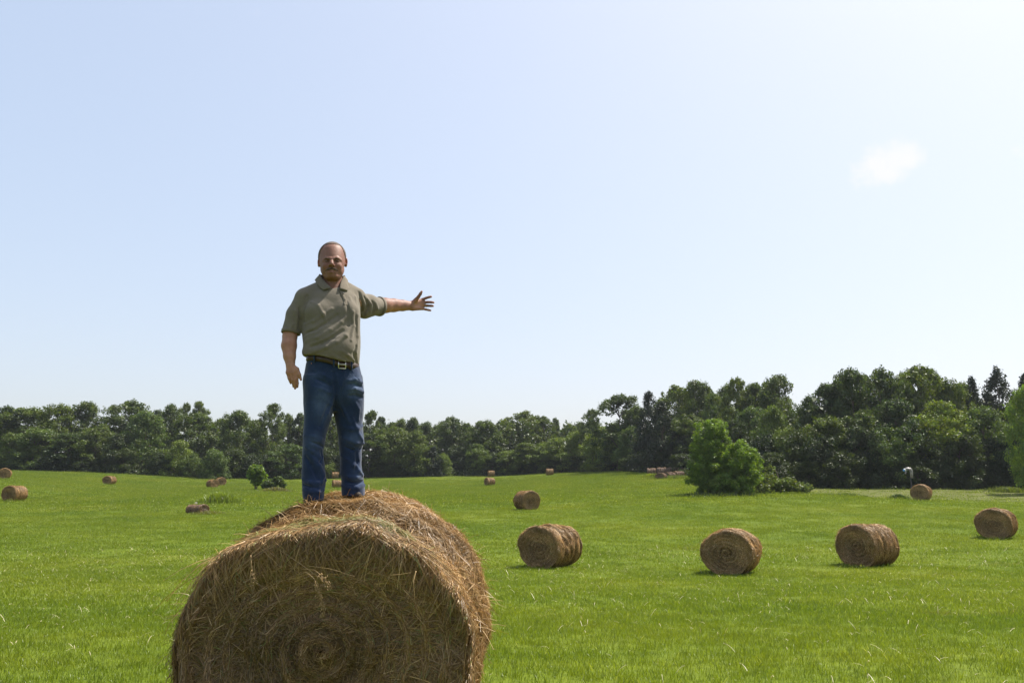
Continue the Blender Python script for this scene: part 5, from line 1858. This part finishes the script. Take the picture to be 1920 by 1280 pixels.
# folds
for pix, r, op in (
        ([(576, 663), (592, 660), (612, 654), (632, 645), (648, 632), (657, 614)], 0.012, 'add'),
        ([(582, 652), (602, 647), (624, 636), (642, 622)], 0.010, 'sub'),
        ([(574, 640), (596, 635), (620, 622), (640, 606), (654, 590)], 0.011, 'add'),
        ([(573, 625), (592, 620), (614, 606), (632, 592)], 0.009, 'sub'),
        ([(573, 607), (588, 603), (606, 592), (622, 580)], 0.009, 'add'),
        ([(584, 566), (596, 574), (606, 590), (612, 606)], 0.008, 'add'),
        ([(656, 556), (661, 585), (662, 612), (658, 640)], 0.009, 'add'),
        ([(650, 566), (654, 590), (653, 612)], 0.007, 'sub'),
        ([(667, 552), (669, 590), (670, 630), (667, 662)], 0.010, 'add'),
        ([(640, 660), (652, 668), (664, 676)], 0.009, 'add'), ([(622, 668), (634, 674), (650, 681)], 0.008, 'add'),
        ([(600, 668), (612, 672), (626, 678)], 0.007, 'add'), ([(668, 650), (664, 664), (669, 680)], 0.008, 'sub'),
        ([(575, 552), (571, 575), (568, 600), (565, 626)], 0.011, 'sub'),
        ([(674, 541), (678, 556), (680, 575), (678, 596)], 0.010, 'sub'),
        ([(684, 549), (690, 557), (691, 566), (684, 580)], 0.009, 'sub'), ([(690, 551), (697, 560), (696, 572), (686, 588)], 0.010, 'add'),
        ([(700, 555), (705, 564), (702, 575), (694, 590)], 0.008, 'sub'), ([(706, 556), (710, 566), (706, 580)], 0.008, 'add'),
        ([(552, 580), (556, 596), (553, 615)], 0.008, 'add'), ([(560, 575), (562, 596), (558, 618)], 0.007, 'sub'), ([(546, 590), (548, 606), (541, 618)], 0.007, 'add')):
    S.fold(pix, r, op)
S.ripple(0.0016, 26, 5)
# open ends: trim sleeves, hem and neck, hollow round arms and neck
X = (S.lo[0] + S.h * np.arange(S.n[0]))[:, None, None]
Y = (S.lo[1] + S.h * np.arange(S.n[1]))[None, :, None]
Z = (S.lo[2] + S.h * np.arange(S.n[2]))[None, None, :]


def trim(p, d, xmax=None, xmin=None):
    d = np.asarray(d, float) / np.linalg.norm(d)
    pl = (X - p[0]) * d[0] + (Y - p[1]) * d[1] + (Z - p[2]) * d[2]
    pl = np.broadcast_to(pl, S.S.shape).copy()
    if xmax is not None: pl = np.where(X > xmax, -1, pl)
    if xmin is not None: pl = np.where(X < xmin, -1, pl)
    S.S = np.maximum(S.S, pl.astype(np.float32))


trim(P(545, 625.5, 0.0), P(542.5, 640, 0.0) - P(548, 610, 0.01), xmax=P(562, 625)[0])
trim(P(714.0, 575, 0.25), P(722, 577, 0.275) - P(700, 573.0, 0.20), xmin=P(690, 575)[0])
zl = (P(566, 667)[2], P(600, 672)[2], P(641, 682.5)[2], P(672, 684.5)[2]); xl = (P(566, 667)[0], P(600, 672)[0], P(641, 682)[0], P(672, 684)[0])
zcut = np.interp(X.ravel(), xl, zl)[:, None, None]
S.S = np.where(X > P(563.5, 640)[0], np.maximum(S.S, (zcut - Z).astype(np.float32)), S.S)
S.chain([P(545, 622, 0.004), P(541.5, 640, -0.01)], [0.053, 0.056], 0.003, 'sub')
S.chain([P(709, 574, 0.24), P(724, 574, 0.295)], [0.060, 0.064], 0.003, 'sub')
S.chain([P(624, 556, 0.01), P(624, 525, 0.02)], [0.050, 0.080], 0.004, 'sub')
S.chain([P(637, 545, -0.09), P(632, 536, -0.10)], [0.008, 0.034], 0.006, 'sub')
V, F = S.mesh('shirt')
shirt = part('shirt', V, F, MAT_SHIRT)


def shirt_pt(u, v, d=0.0):
    p = P(u, v, -0.1)
    y = S.front(p[0], p[2])
    if y is None: y = YM - 0.1
    return np.array([p[0], y + d, p[2]])


# sleeve hems
for (p, ax, r) in ((P(545.2, 623.0, 0.004), P(542.5, 640, 0.0) - P(548, 610, 0.01), 0.0635), (P(711.6, 575.0, 0.243), P(722, 577, 0.275) - P(700, 573.0, 0.20), 0.0705)):
    ax = ax / np.linalg.norm(ax)
    s1 = np.cross(ax, [0, 1, 0]); s1 /= np.linalg.norm(s1); s2 = np.cross(ax, s1)
    Vv, Ff = [], []
    nn_ = 40
    for i in range(nn_):
        a = 2 * math.pi * i / nn_
        rd = s1 * math.cos(a) + s2 * math.sin(a)
        rr_ = r * (1 + 0.03 * math.sin(3 * a + 1))
        for (dr, da) in ((0.000, -0.014), (0.0026, -0.012), (0.003, 0.008), (0.0, 0.010), (-0.003, 0.008), (-0.004, -0.012)):
            Vv.append(p + rd * (rr_ + dr) + ax * da)
    for i in range(nn_):
        for k in range(6):
            Ff.append((i * 6 + k, i * 6 + (k + 1) % 6, ((i + 1) % nn_) * 6 + (k + 1) % 6, ((i + 1) % nn_) * 6 + k))
    part('sleeve_hem', Vv, Ff, MAT_COLLAR)

# collar: two turned-down points and the stand behind the neck
def patch(inner, outer, rows=8, bulge=0.006):
    inner, outer = np.array(inner), np.array(outer)
    m_ = 10
    tt_ = np.linspace(0, 1, m_)
    A = np.stack([np.interp(tt_, np.linspace(0, 1, len(inner)), inner[:, k]) for k in range(3)], 1)
    Bq = np.stack([np.interp(tt_, np.linspace(0, 1, len(outer)), outer[:, k]) for k in range(3)], 1)
    G = []
    for i in range(m_):
        for j in range(rows):
            s = j / (rows - 1)
            p = A[i] * (1 - s) + Bq[i] * s
            fy = S.front(p[0], p[2])
            y = p[1] - bulge * math.sin(s * math.pi)
            if fy is not None: y = min(y, fy - 0.005)
            G.append((p[0], y, p[2]))
    Fq = []
    for i in range(m_ - 1):
        for j in range(rows - 1):
            Fq.append((i * rows + j, i * rows + j + 1, (i + 1) * rows + j + 1, (i + 1) * rows + j))
    return G, Fq


def on_shirt(u, v, d=-0.008, fallback=0.0):
    p = P(u, v, -0.05)
    y = S.front(p[0], p[2])
    if y is None: y = YM + fallback
    return (p[0], y + d, p[2])


flaps = [([P(600, 514.5, 0.03), P(605, 523, -0.005), P(612, 531, -0.045), P(621, 539.5, -0.075)],
          [P(590.5, 525, 0.035), on_shirt(595.5, 533.5, -0.008, 0.0), on_shirt(601, 540, -0.008, -0.02), on_shirt(606.5, 545, -0.008, -0.04)]),
         ([P(645, 517, 0.035), P(640.5, 525, 0.0), P(638, 533, -0.04), P(636.5, 542, -0.07)],
          [P(652, 526, 0.045), on_shirt(652.5, 533, -0.008, 0.02), on_shirt(654.5, 538.5, -0.008, 0.0), on_shirt(651.5, 545.5, -0.008, -0.04)])]
for fi, (a_, b_) in enumerate(flaps):
    G, Fq = patch(a_, b_)
    co = part('collar', G, np.array(Fq if fi == 1 else [q[::-1] for q in Fq]), MAT_COLLAR, True, None, None)
    sm = co.modifiers.new('thick', 'SOLIDIFY'); sm.thickness = 0.006; sm.offset = 0.0
G, Fq = [], []
pc = P(622.5, 518, 0.045)
for i in range(24):
    a = -1.75 + 3.5 * i / 23
    for j, (dr, dz) in enumerate(((0.0, -0.045), (0.002, 0.0), (0.006, 0.012), (0.012, 0.010), (0.022, -0.012), (0.032, -0.040))):
        G.append((pc[0] + math.sin(a) * (0.078 + dr), pc[1] + math.cos(a) * (0.062 + dr), pc[2] + dz + 0.010 * math.cos(a)))
for i in range(23):
    for j in range(5):
        Fq.append((i * 6 + j, (i + 1) * 6 + j, (i + 1) * 6 + j + 1, i * 6 + j + 1))
part('collar_stand', G, np.array(Fq), MAT_COLLAR)

# placket and buttons
pts = [(639.0, 543), (642.0, 550), (645.0, 558), (647.2, 566), (648.2, 572)]
Vv, Ff = [], []
for i, (u, v) in enumerate(pts):
    for k, du in enumerate((-4.0, -3.8, 3.8, 4.0)):
        p = shirt_pt(u + du, v)
        p[1] += (0.001, -0.0042, -0.0042, 0.001)[k]
        Vv.append(p)
for i in range(len(pts) - 1):
    for k in range(3):
        Ff.append((i * 4 + k, i * 4 + k + 1, i * 4 + 5 + k, i * 4 + 4 + k))
part('placket', Vv, np.array(Ff), MAT_COLLAR)
for (u, v) in ((643.4, 549), (646.6, 561)):
    Vv, Ff = ball(shirt_pt(u, v, -0.006), 0.0058, 12, 8, (1, 0.45, 1))
    part('button', Vv, Ff, MAT_BUTTON)

# --- jeans
lo = np.minimum(P(555, 660, -.3), P(555, 945, 0.4)); hi = np.maximum(P(698, 655, .4), P(698, 945, 0.4))
lo[1] = YM - 0.26; hi[1] = YM + 0.30
J = Field(lo, hi, 0.005)
J.loft([sec(662, 580, 670, 0.0, 0.128), sec(684, 574, 674, 0.0, 0.134), sec(700, 570.5, 677.5, 0.0, 0.138), sec(722, 569, 680, 0.0, 0.138), sec(742, 572, 679, 0.005, 0.125), sec(758, 582, 668, 0.005, 0.095), sec(772, 600, 650, 0.005, 0.06)], 0.01, power=2.3)
J.loft([sec(705, 571, 624, -0.02, 0.110), sec(730, 569, 627, -0.03, 0.114), sec(755, 569, 626.5, -0.035, 0.110), sec(780, 570, 622.5, -0.04, 0.102), sec(802, 569, 615.5, -0.045, 0.094), sec(828, 567, 609, -0.05, 0.088),
        sec(850, 566.5, 606.5, -0.048, 0.082), sec(872, 566, 608.5, -0.045, 0.084), sec(892, 566, 611, -0.045, 0.088), sec(908, 566.5, 611, -0.05, 0.092), sec(922, 567, 608.5, -0.052, 0.092), sec(940, 569, 607, -0.055, 0.088)], 0.018, power=2.2)
J.loft([sec(705, 623, 678, 0.02, 0.110), sec(730, 624, 682, 0.025, 0.112), sec(752, 625, 683, 0.03, 0.110), sec(775, 626, 682, 0.035, 0.104), sec(795, 630, 680.5, 0.04, 0.096), sec(812, 632.5, 681, 0.042, 0.092), sec(828, 634.5, 682.5, 0.045, 0.090),
        sec(842, 636, 678, 0.052, 0.082), sec(862, 637, 678, 0.06, 0.082), sec(882, 638, 679.5, 0.065, 0.085), sec(900, 639.5, 682, 0.07, 0.090), sec(914, 640.5, 684.5, 0.07, 0.092), sec(932, 642, 684, 0.07, 0.088)], 0.018, power=2.2)
J.ell(P(664, 822, 0.0), (0.055, 0.045, 0.045), 0.03)
J.ell(P(588, 832, -0.09), (0.050, 0.04, 0.045), 0.03)
for pix, r, op in (
        ([(574, 838), (586, 846), (600, 858)], 0.009, 'add'), ([(584, 829), (597, 833), (607, 838)], 0.006, 'sub'), ([(572, 816), (588, 819), (602, 824)], 0.009, 'add'),
        ([(578, 848), (588, 860), (598, 874), (606, 888)], 0.011, 'add'), ([(573, 856), (583, 872), (592, 888), (598, 902)], 0.010, 'sub'), ([(602, 845), (604, 856), (600, 866)], 0.007, 'sub'),
        ([(568, 898), (582, 904), (597, 905), (610, 900)], 0.011, 'add'), ([(568, 908), (582, 913), (594, 914)], 0.006, 'sub'), ([(569, 918), (584, 922), (597, 922), (607, 918)], 0.010, 'add'), ([(600, 880), (606, 893), (604, 905)], 0.008, 'add'),
        ([(642, 818), (655, 824), (668, 829), (682, 829)], 0.013, 'add'), ([(648, 837), (660, 842), (678, 840)], 0.007, 'sub'), ([(645, 800), (660, 804), (672, 802), (680, 797)], 0.010, 'add'),
        ([(660, 780), (668, 800), (674, 815), (681, 824)], 0.009, 'add'), ([(640, 852), (652, 860), (664, 872), (672, 886)], 0.010, 'add'), ([(668, 848), (671, 864), (668, 880)], 0.009, 'sub'),
        ([(641, 888), (655, 894), (669, 895), (681, 889)], 0.011, 'add'), ([(650, 903), (670, 906), (683, 901)], 0.006, 'sub'), ([(642, 910), (656, 915), (670, 915), (684, 910)], 0.011, 'add'),
        ([(666, 868), (674, 882), (680, 890)], 0.008, 'add'), ([(605, 790), (613, 775), (620, 760), (626, 744)], 0.010, 'add'), ([(600, 800), (608, 782), (616, 762)], 0.009, 'sub'),
        ([(598, 700), (608, 705), (620, 712)], 0.008, 'add'), ([(594, 712), (606, 717), (618, 724)], 0.008, 'sub'), ([(588, 726), (602, 730), (616, 736)], 0.008, 'add'),
        ([(654, 714), (666, 711), (679, 715)], 0.008, 'add'), ([(652, 722), (664, 720), (680, 724)], 0.007, 'sub'), ([(652, 731), (666, 729), (681, 733)], 0.008, 'add'), ([(655, 742), (668, 741), (681, 744)], 0.007, 'sub'),
        ([(646, 698), (645, 710), (640, 724), (632, 742)], 0.009, 'add'), ([(626, 700), (628, 720), (630, 745), (628, 765)], 0.010, 'sub'), ([(634, 745), (640, 760), (648, 775), (655, 790)], 0.010, 'add'), ([(664, 750), (672, 765), (672, 785)], 0.008, 'add')):
    J.fold(pix, r, op)
J.ripple(0.0018, 24, 9)
# trouser ends follow the hay
X = (J.lo[0] + J.h * np.arange(J.n[0]))[:, None, None]; Z = (J.lo[2] + J.h * np.arange(J.n[2]))[None, None, :]
J.S = np.where(X < P(625, 900)[0], np.maximum(J.S, (P(590, 938, -0.05)[2] - Z).astype(np.float32)), np.maximum(J.S, (P(660, 929, 0.07)[2] - Z).astype(np.float32)))
V, F = J.mesh('jeans')


def worn(c, r):
    return np.clip(1.1 - np.linalg.norm((V - c) / np.asarray(r), axis=1), 0, 1)


fade = np.maximum.reduce([worn(P(603, 755, -0.14), (0.075, 0.12, 0.16)), worn(P(665, 725, -0.10), (0.07, 0.12, 0.11)), 0.7 * worn(P(588, 830, -0.13), (0.06, 0.1, 0.09)), 0.7 * worn(P(662, 822, -0.05), (0.07, 0.1, 0.06)), 0.5 * worn(P(672, 890, 0.0), (0.05, 0.1, 0.09)), 0.4 * worn(P(590, 705, -0.12), (0.07, .1, .05))])
jeans = part('jeans', V, F, MAT_DENIM, True, np.stack([fade, fade * 0, fade * 0], 1))


def jean_pt(u, v, d=0.0):
    p = P(u, v, -0.1)
    y = J.front(p[0], p[2])
    if y is None: y = YM - 0.1
    return np.array([p[0], y + d, p[2]])


def seam(pix, name, mat, r=0.0022):
    pts = [jean_pt(u, v, -0.0005) for u, v in pix]
    Vv, Ff = tube(pts, [r] * len(pts), 6)
    me = pydata(name, np.array(Vv) - MB, Ff); me.materials.append(mat)
    return link(name, me, None, MAN)


MAT_THREAD, n, l, out = new_mat('denim_seam'); principled(n, l, out, (0.030, 0.045, 0.085), 0.9, 0.1)
MAT_COPPER, n, l, out = new_mat('copper_rivet'); b = principled(n, l, out, (0.45, 0.22, 0.12), 0.4, 0.5); b.inputs['Metallic'].default_value = 0.8
seam([(583, 694), (590, 695.5), (600, 696), (610, 694), (616, 688)], 'pocket_seam', MAT_THREAD)
seam([(660, 694), (664, 702), (669, 708), (675, 711)], 'pocket_seam', MAT_THREAD)
seam([(645, 698), (645, 710), (642, 722), (636, 734), (629, 744)], 'fly_seam', MAT_THREAD)
for (u, v) in ((584, 681), (610.5, 684.5)):
    Vv, Ff = ball(jean_pt(u, v, -0.001), 0.0042, 10, 6, (1, 0.5, 1)); part('rivet', Vv, Ff, MAT_COPPER)

# --- belt and buckle
nb_ = 72
Vv = []
for i in range(nb_):
    a = 2 * math.pi * i / nb_
    cxm = (P(577, 675)[0] + P(671, 675)[0]) / 2; hw = (P(671, 675)[0] - P(577, 675)[0]) / 2
    ca, sa = math.cos(a), math.sin(a)
    x = cxm + math.copysign(abs(ca) ** 0.87, ca) * (hw + 0.007)
    y = YM - 0.002 + math.copysign(abs(sa) ** 0.87, sa) * 0.1415
    vmid = np.interp(x, [P(577, 675)[0], P(612, 680)[0], P(641, 688)[0], P(672, 688)[0]], [673.0, 679.5, 687.5, 688.0])
    zf = P(620, vmid)[2]
    zmid = zf if y < YM else zf * 0.3 + 0.7 * P(620, 672)[2]
    for (dr, dz) in ((0.0, 0.0205), (0.0045, 0.0185), (0.0045, -0.0185), (0.0, -0.0205), (-0.004, -0.0185), (-0.004, 0.0185)):
        d = np.array([ca, sa]); Vv.append((x + d[0] * dr, y + d[1] * dr, zmid + dz))
Ff = []
for i in range(nb_):
    for k in range(6):
        Ff.append((i * 6 + k, ((i + 1) % nb_) * 6 + k, ((i + 1) % nb_) * 6 + (k + 1) % 6, i * 6 + (k + 1) % 6))
Vv = np.array(Vv)
belt = part('belt', Vv, np.array(Ff), MAT_BELT)


def belt_front(u):
    x = P(u, 685)[0]
    sel = Vv[(np.abs(Vv[:, 0] - x) < 0.012) & (Vv[:, 1] < YM)]
    return sel[:, 1].min()


def bars(name, segs, r, mat, yoff):
    Va, Fa = [], []
    for (u0, v0, u1, v1) in segs:
        y = belt_front((u0 + u1) / 2) + yoff
        a, b_ = P(u0, v0), P(u1, v1)
        a[1] = y; b_[1] = y
        vv, ff = tube([a, (a + b_) / 2, b_], [r, r, r], 8)
        o = len(Va); Va.extend(vv); Fa.extend([tuple(k + o for k in f) for f in ff])
    me = pydata(name, np.array(Va) - MB, Fa); me.materials.append(mat)
    return link(name, me, None, MAN)


bars('buckle', [(634.6, 681, 634.6, 695.2), (634.6, 681, 647.6, 682.2), (634.6, 695.2, 647.6, 696.2), (647.6, 682.2, 647.6, 696.2), (635, 688.2, 648, 688.8)], 0.0036, MAT_METAL, -0.006)
bars('belt_keeper', [(655.2, 682, 655.2, 696)], 0.006, MAT_BELT, 0.0)
for u, v in ((626, 684.5), (658.5, 689), (590, 676)):
    bars('belt_loop', [(u, v - 8.5, u, v + 8)], 0.0065, MAT_DENIM, -0.001)

# --- ring on the outstretched hand
rc, ax = P(799.5, 573.0, 0.419), P(803, 573.1, 0.413) - P(796, 572.9, 0.426)
ax /= np.linalg.norm(ax); s1 = np.cross(ax, [0, 0, 1]); s1 /= np.linalg.norm(s1); s2 = np.cross(ax, s1)
pts = [rc + 0.0108 * (s1 * math.cos(a) + s2 * math.sin(a)) for a in np.linspace(0, 2 * math.pi, 25)]
Vv2, Ff2 = tube(pts, [0.0018] * 25, 6, False)
me = pydata('ring', np.array(Vv2) - MB, Ff2); me.materials.append(MAT_GOLD); link('ring', me, None, MAN)

# --- boots, half sunk in the hay
for (u, v, dy, tx) in ((588, 931, -0.05, -0.03), (661, 922.5, 0.07, 0.03)):
    a = P(u, v, dy)
    f = Field(a - np.array([0.12, 0.24, 0.12]), a + np.array([0.12, 0.14, 0.14]), 0.005)
    f.cone(a + np.array([0, 0.05, 0.0]), a + np.array([0, 0.03, 0.07]), 0.046, 0.05, 0.02)
    f.cone(a + np.array([0, 0.05, 0.0]), a + np.array([tx, -0.065, -0.022]), 0.040, 0.032, 0.03)
    f.S = np.maximum(f.S, ((a[2] - 0.035) - (f.lo[2] + f.h * np.arange(f.n[2]))[None, None, :]).astype(np.float32))
    V, F = f.mesh('boot')
    part('boot', V, F, MAT_SHOE)

# loose hay pushed up round the boots
rg = np.random.default_rng(950)
k = 1300
which = rg.random(k) < 0.5
fa_, fb_ = to_world(P(588, 931, -0.05)), to_world(P(661, 923, 0.07))
cx = np.where(which, fa_[0], fb_[0]); cy = np.where(which, fa_[1], fb_[1])
an = rg.uniform(0, 6.283, k); rd = rg.uniform(0.04, 0.16, k)
x0 = cx + np.cos(an) * rd; y0 = cy + np.sin(an) * rd * 1.1 - 0.05
tops = {}
z0 = np.array([hero_top(round(a_, 2), round(b_, 2)) for a_, b_ in zip(x0, y0)]) - 0.01
d = rg.normal(size=(k, 3)); d[:, 2] = np.abs(d[:, 2]) * 0.55; d /= np.linalg.norm(d, axis=1)[:, None]
ln = rg.uniform(0.05, 0.17, k) * np.where(rg.random(k) < 0.06, 1.5, 1)
u = np.linspace(0, 1, 4)[None, :]
Pp = np.stack([x0, y0, z0], 1)[:, None, :] + d[:, None, :] * (ln[:, None] * u)[..., None]
Pp[..., 2] -= (ln[:, None] * 0.45) * u ** 2
Cc = HAY_TONES[rg.integers(len(HAY_TONES), size=k)] * rg.uniform(0.7, 1.35, size=(k, 1))
Pl = Pp - np.array(hay0.location)
cth, sth = math.cos(-YAW_HERO), math.sin(-YAW_HERO)
Pl = np.stack([cth * Pl[..., 0] - sth * Pl[..., 1], sth * Pl[..., 0] + cth * Pl[..., 1], Pl[..., 2]], -1)
tag(link('loose_straw', ribbons(Pl, np.repeat(rg.normal(size=(k, 1, 3)), 4, axis=1), Cc, 0.0021, rg, 'loose_straw'), None, hay0), kind='stuff')
# ------------------------------------------------------------------ summer haze
MAT_HAZE = bpy.data.materials.new('summer_haze')
MAT_HAZE.use_nodes = True
n, l = MAT_HAZE.node_tree.nodes, MAT_HAZE.node_tree.links
n.clear()
out = n.new('ShaderNodeOutputMaterial')
pv = n.new('ShaderNodeVolumePrincipled')
pv.inputs['Color'].default_value = (0.86, 0.91, 1.0, 1)
pv.inputs['Density'].default_value = 0.00011
pv.inputs['Anisotropy'].default_value = 0.35
l.new(pv.outputs[0], out.inputs['Volume'])
x0, x1, y0, y1, z0, z1 = -420.0, 420.0, -40.0, 460.0, -6.0, 46.0
V = [(x, y, z) for z in (z0, z1) for y in (y0, y1) for x in (x0, x1)]
F = [(0, 2, 3, 1), (4, 5, 7, 6), (0, 1, 5, 4), (2, 6, 7, 3), (0, 4, 6, 2), (1, 3, 7, 5)]
hz = link('haze', pydata('haze', V, F, False), MAT_HAZE)
tag(hz, kind='stuff')
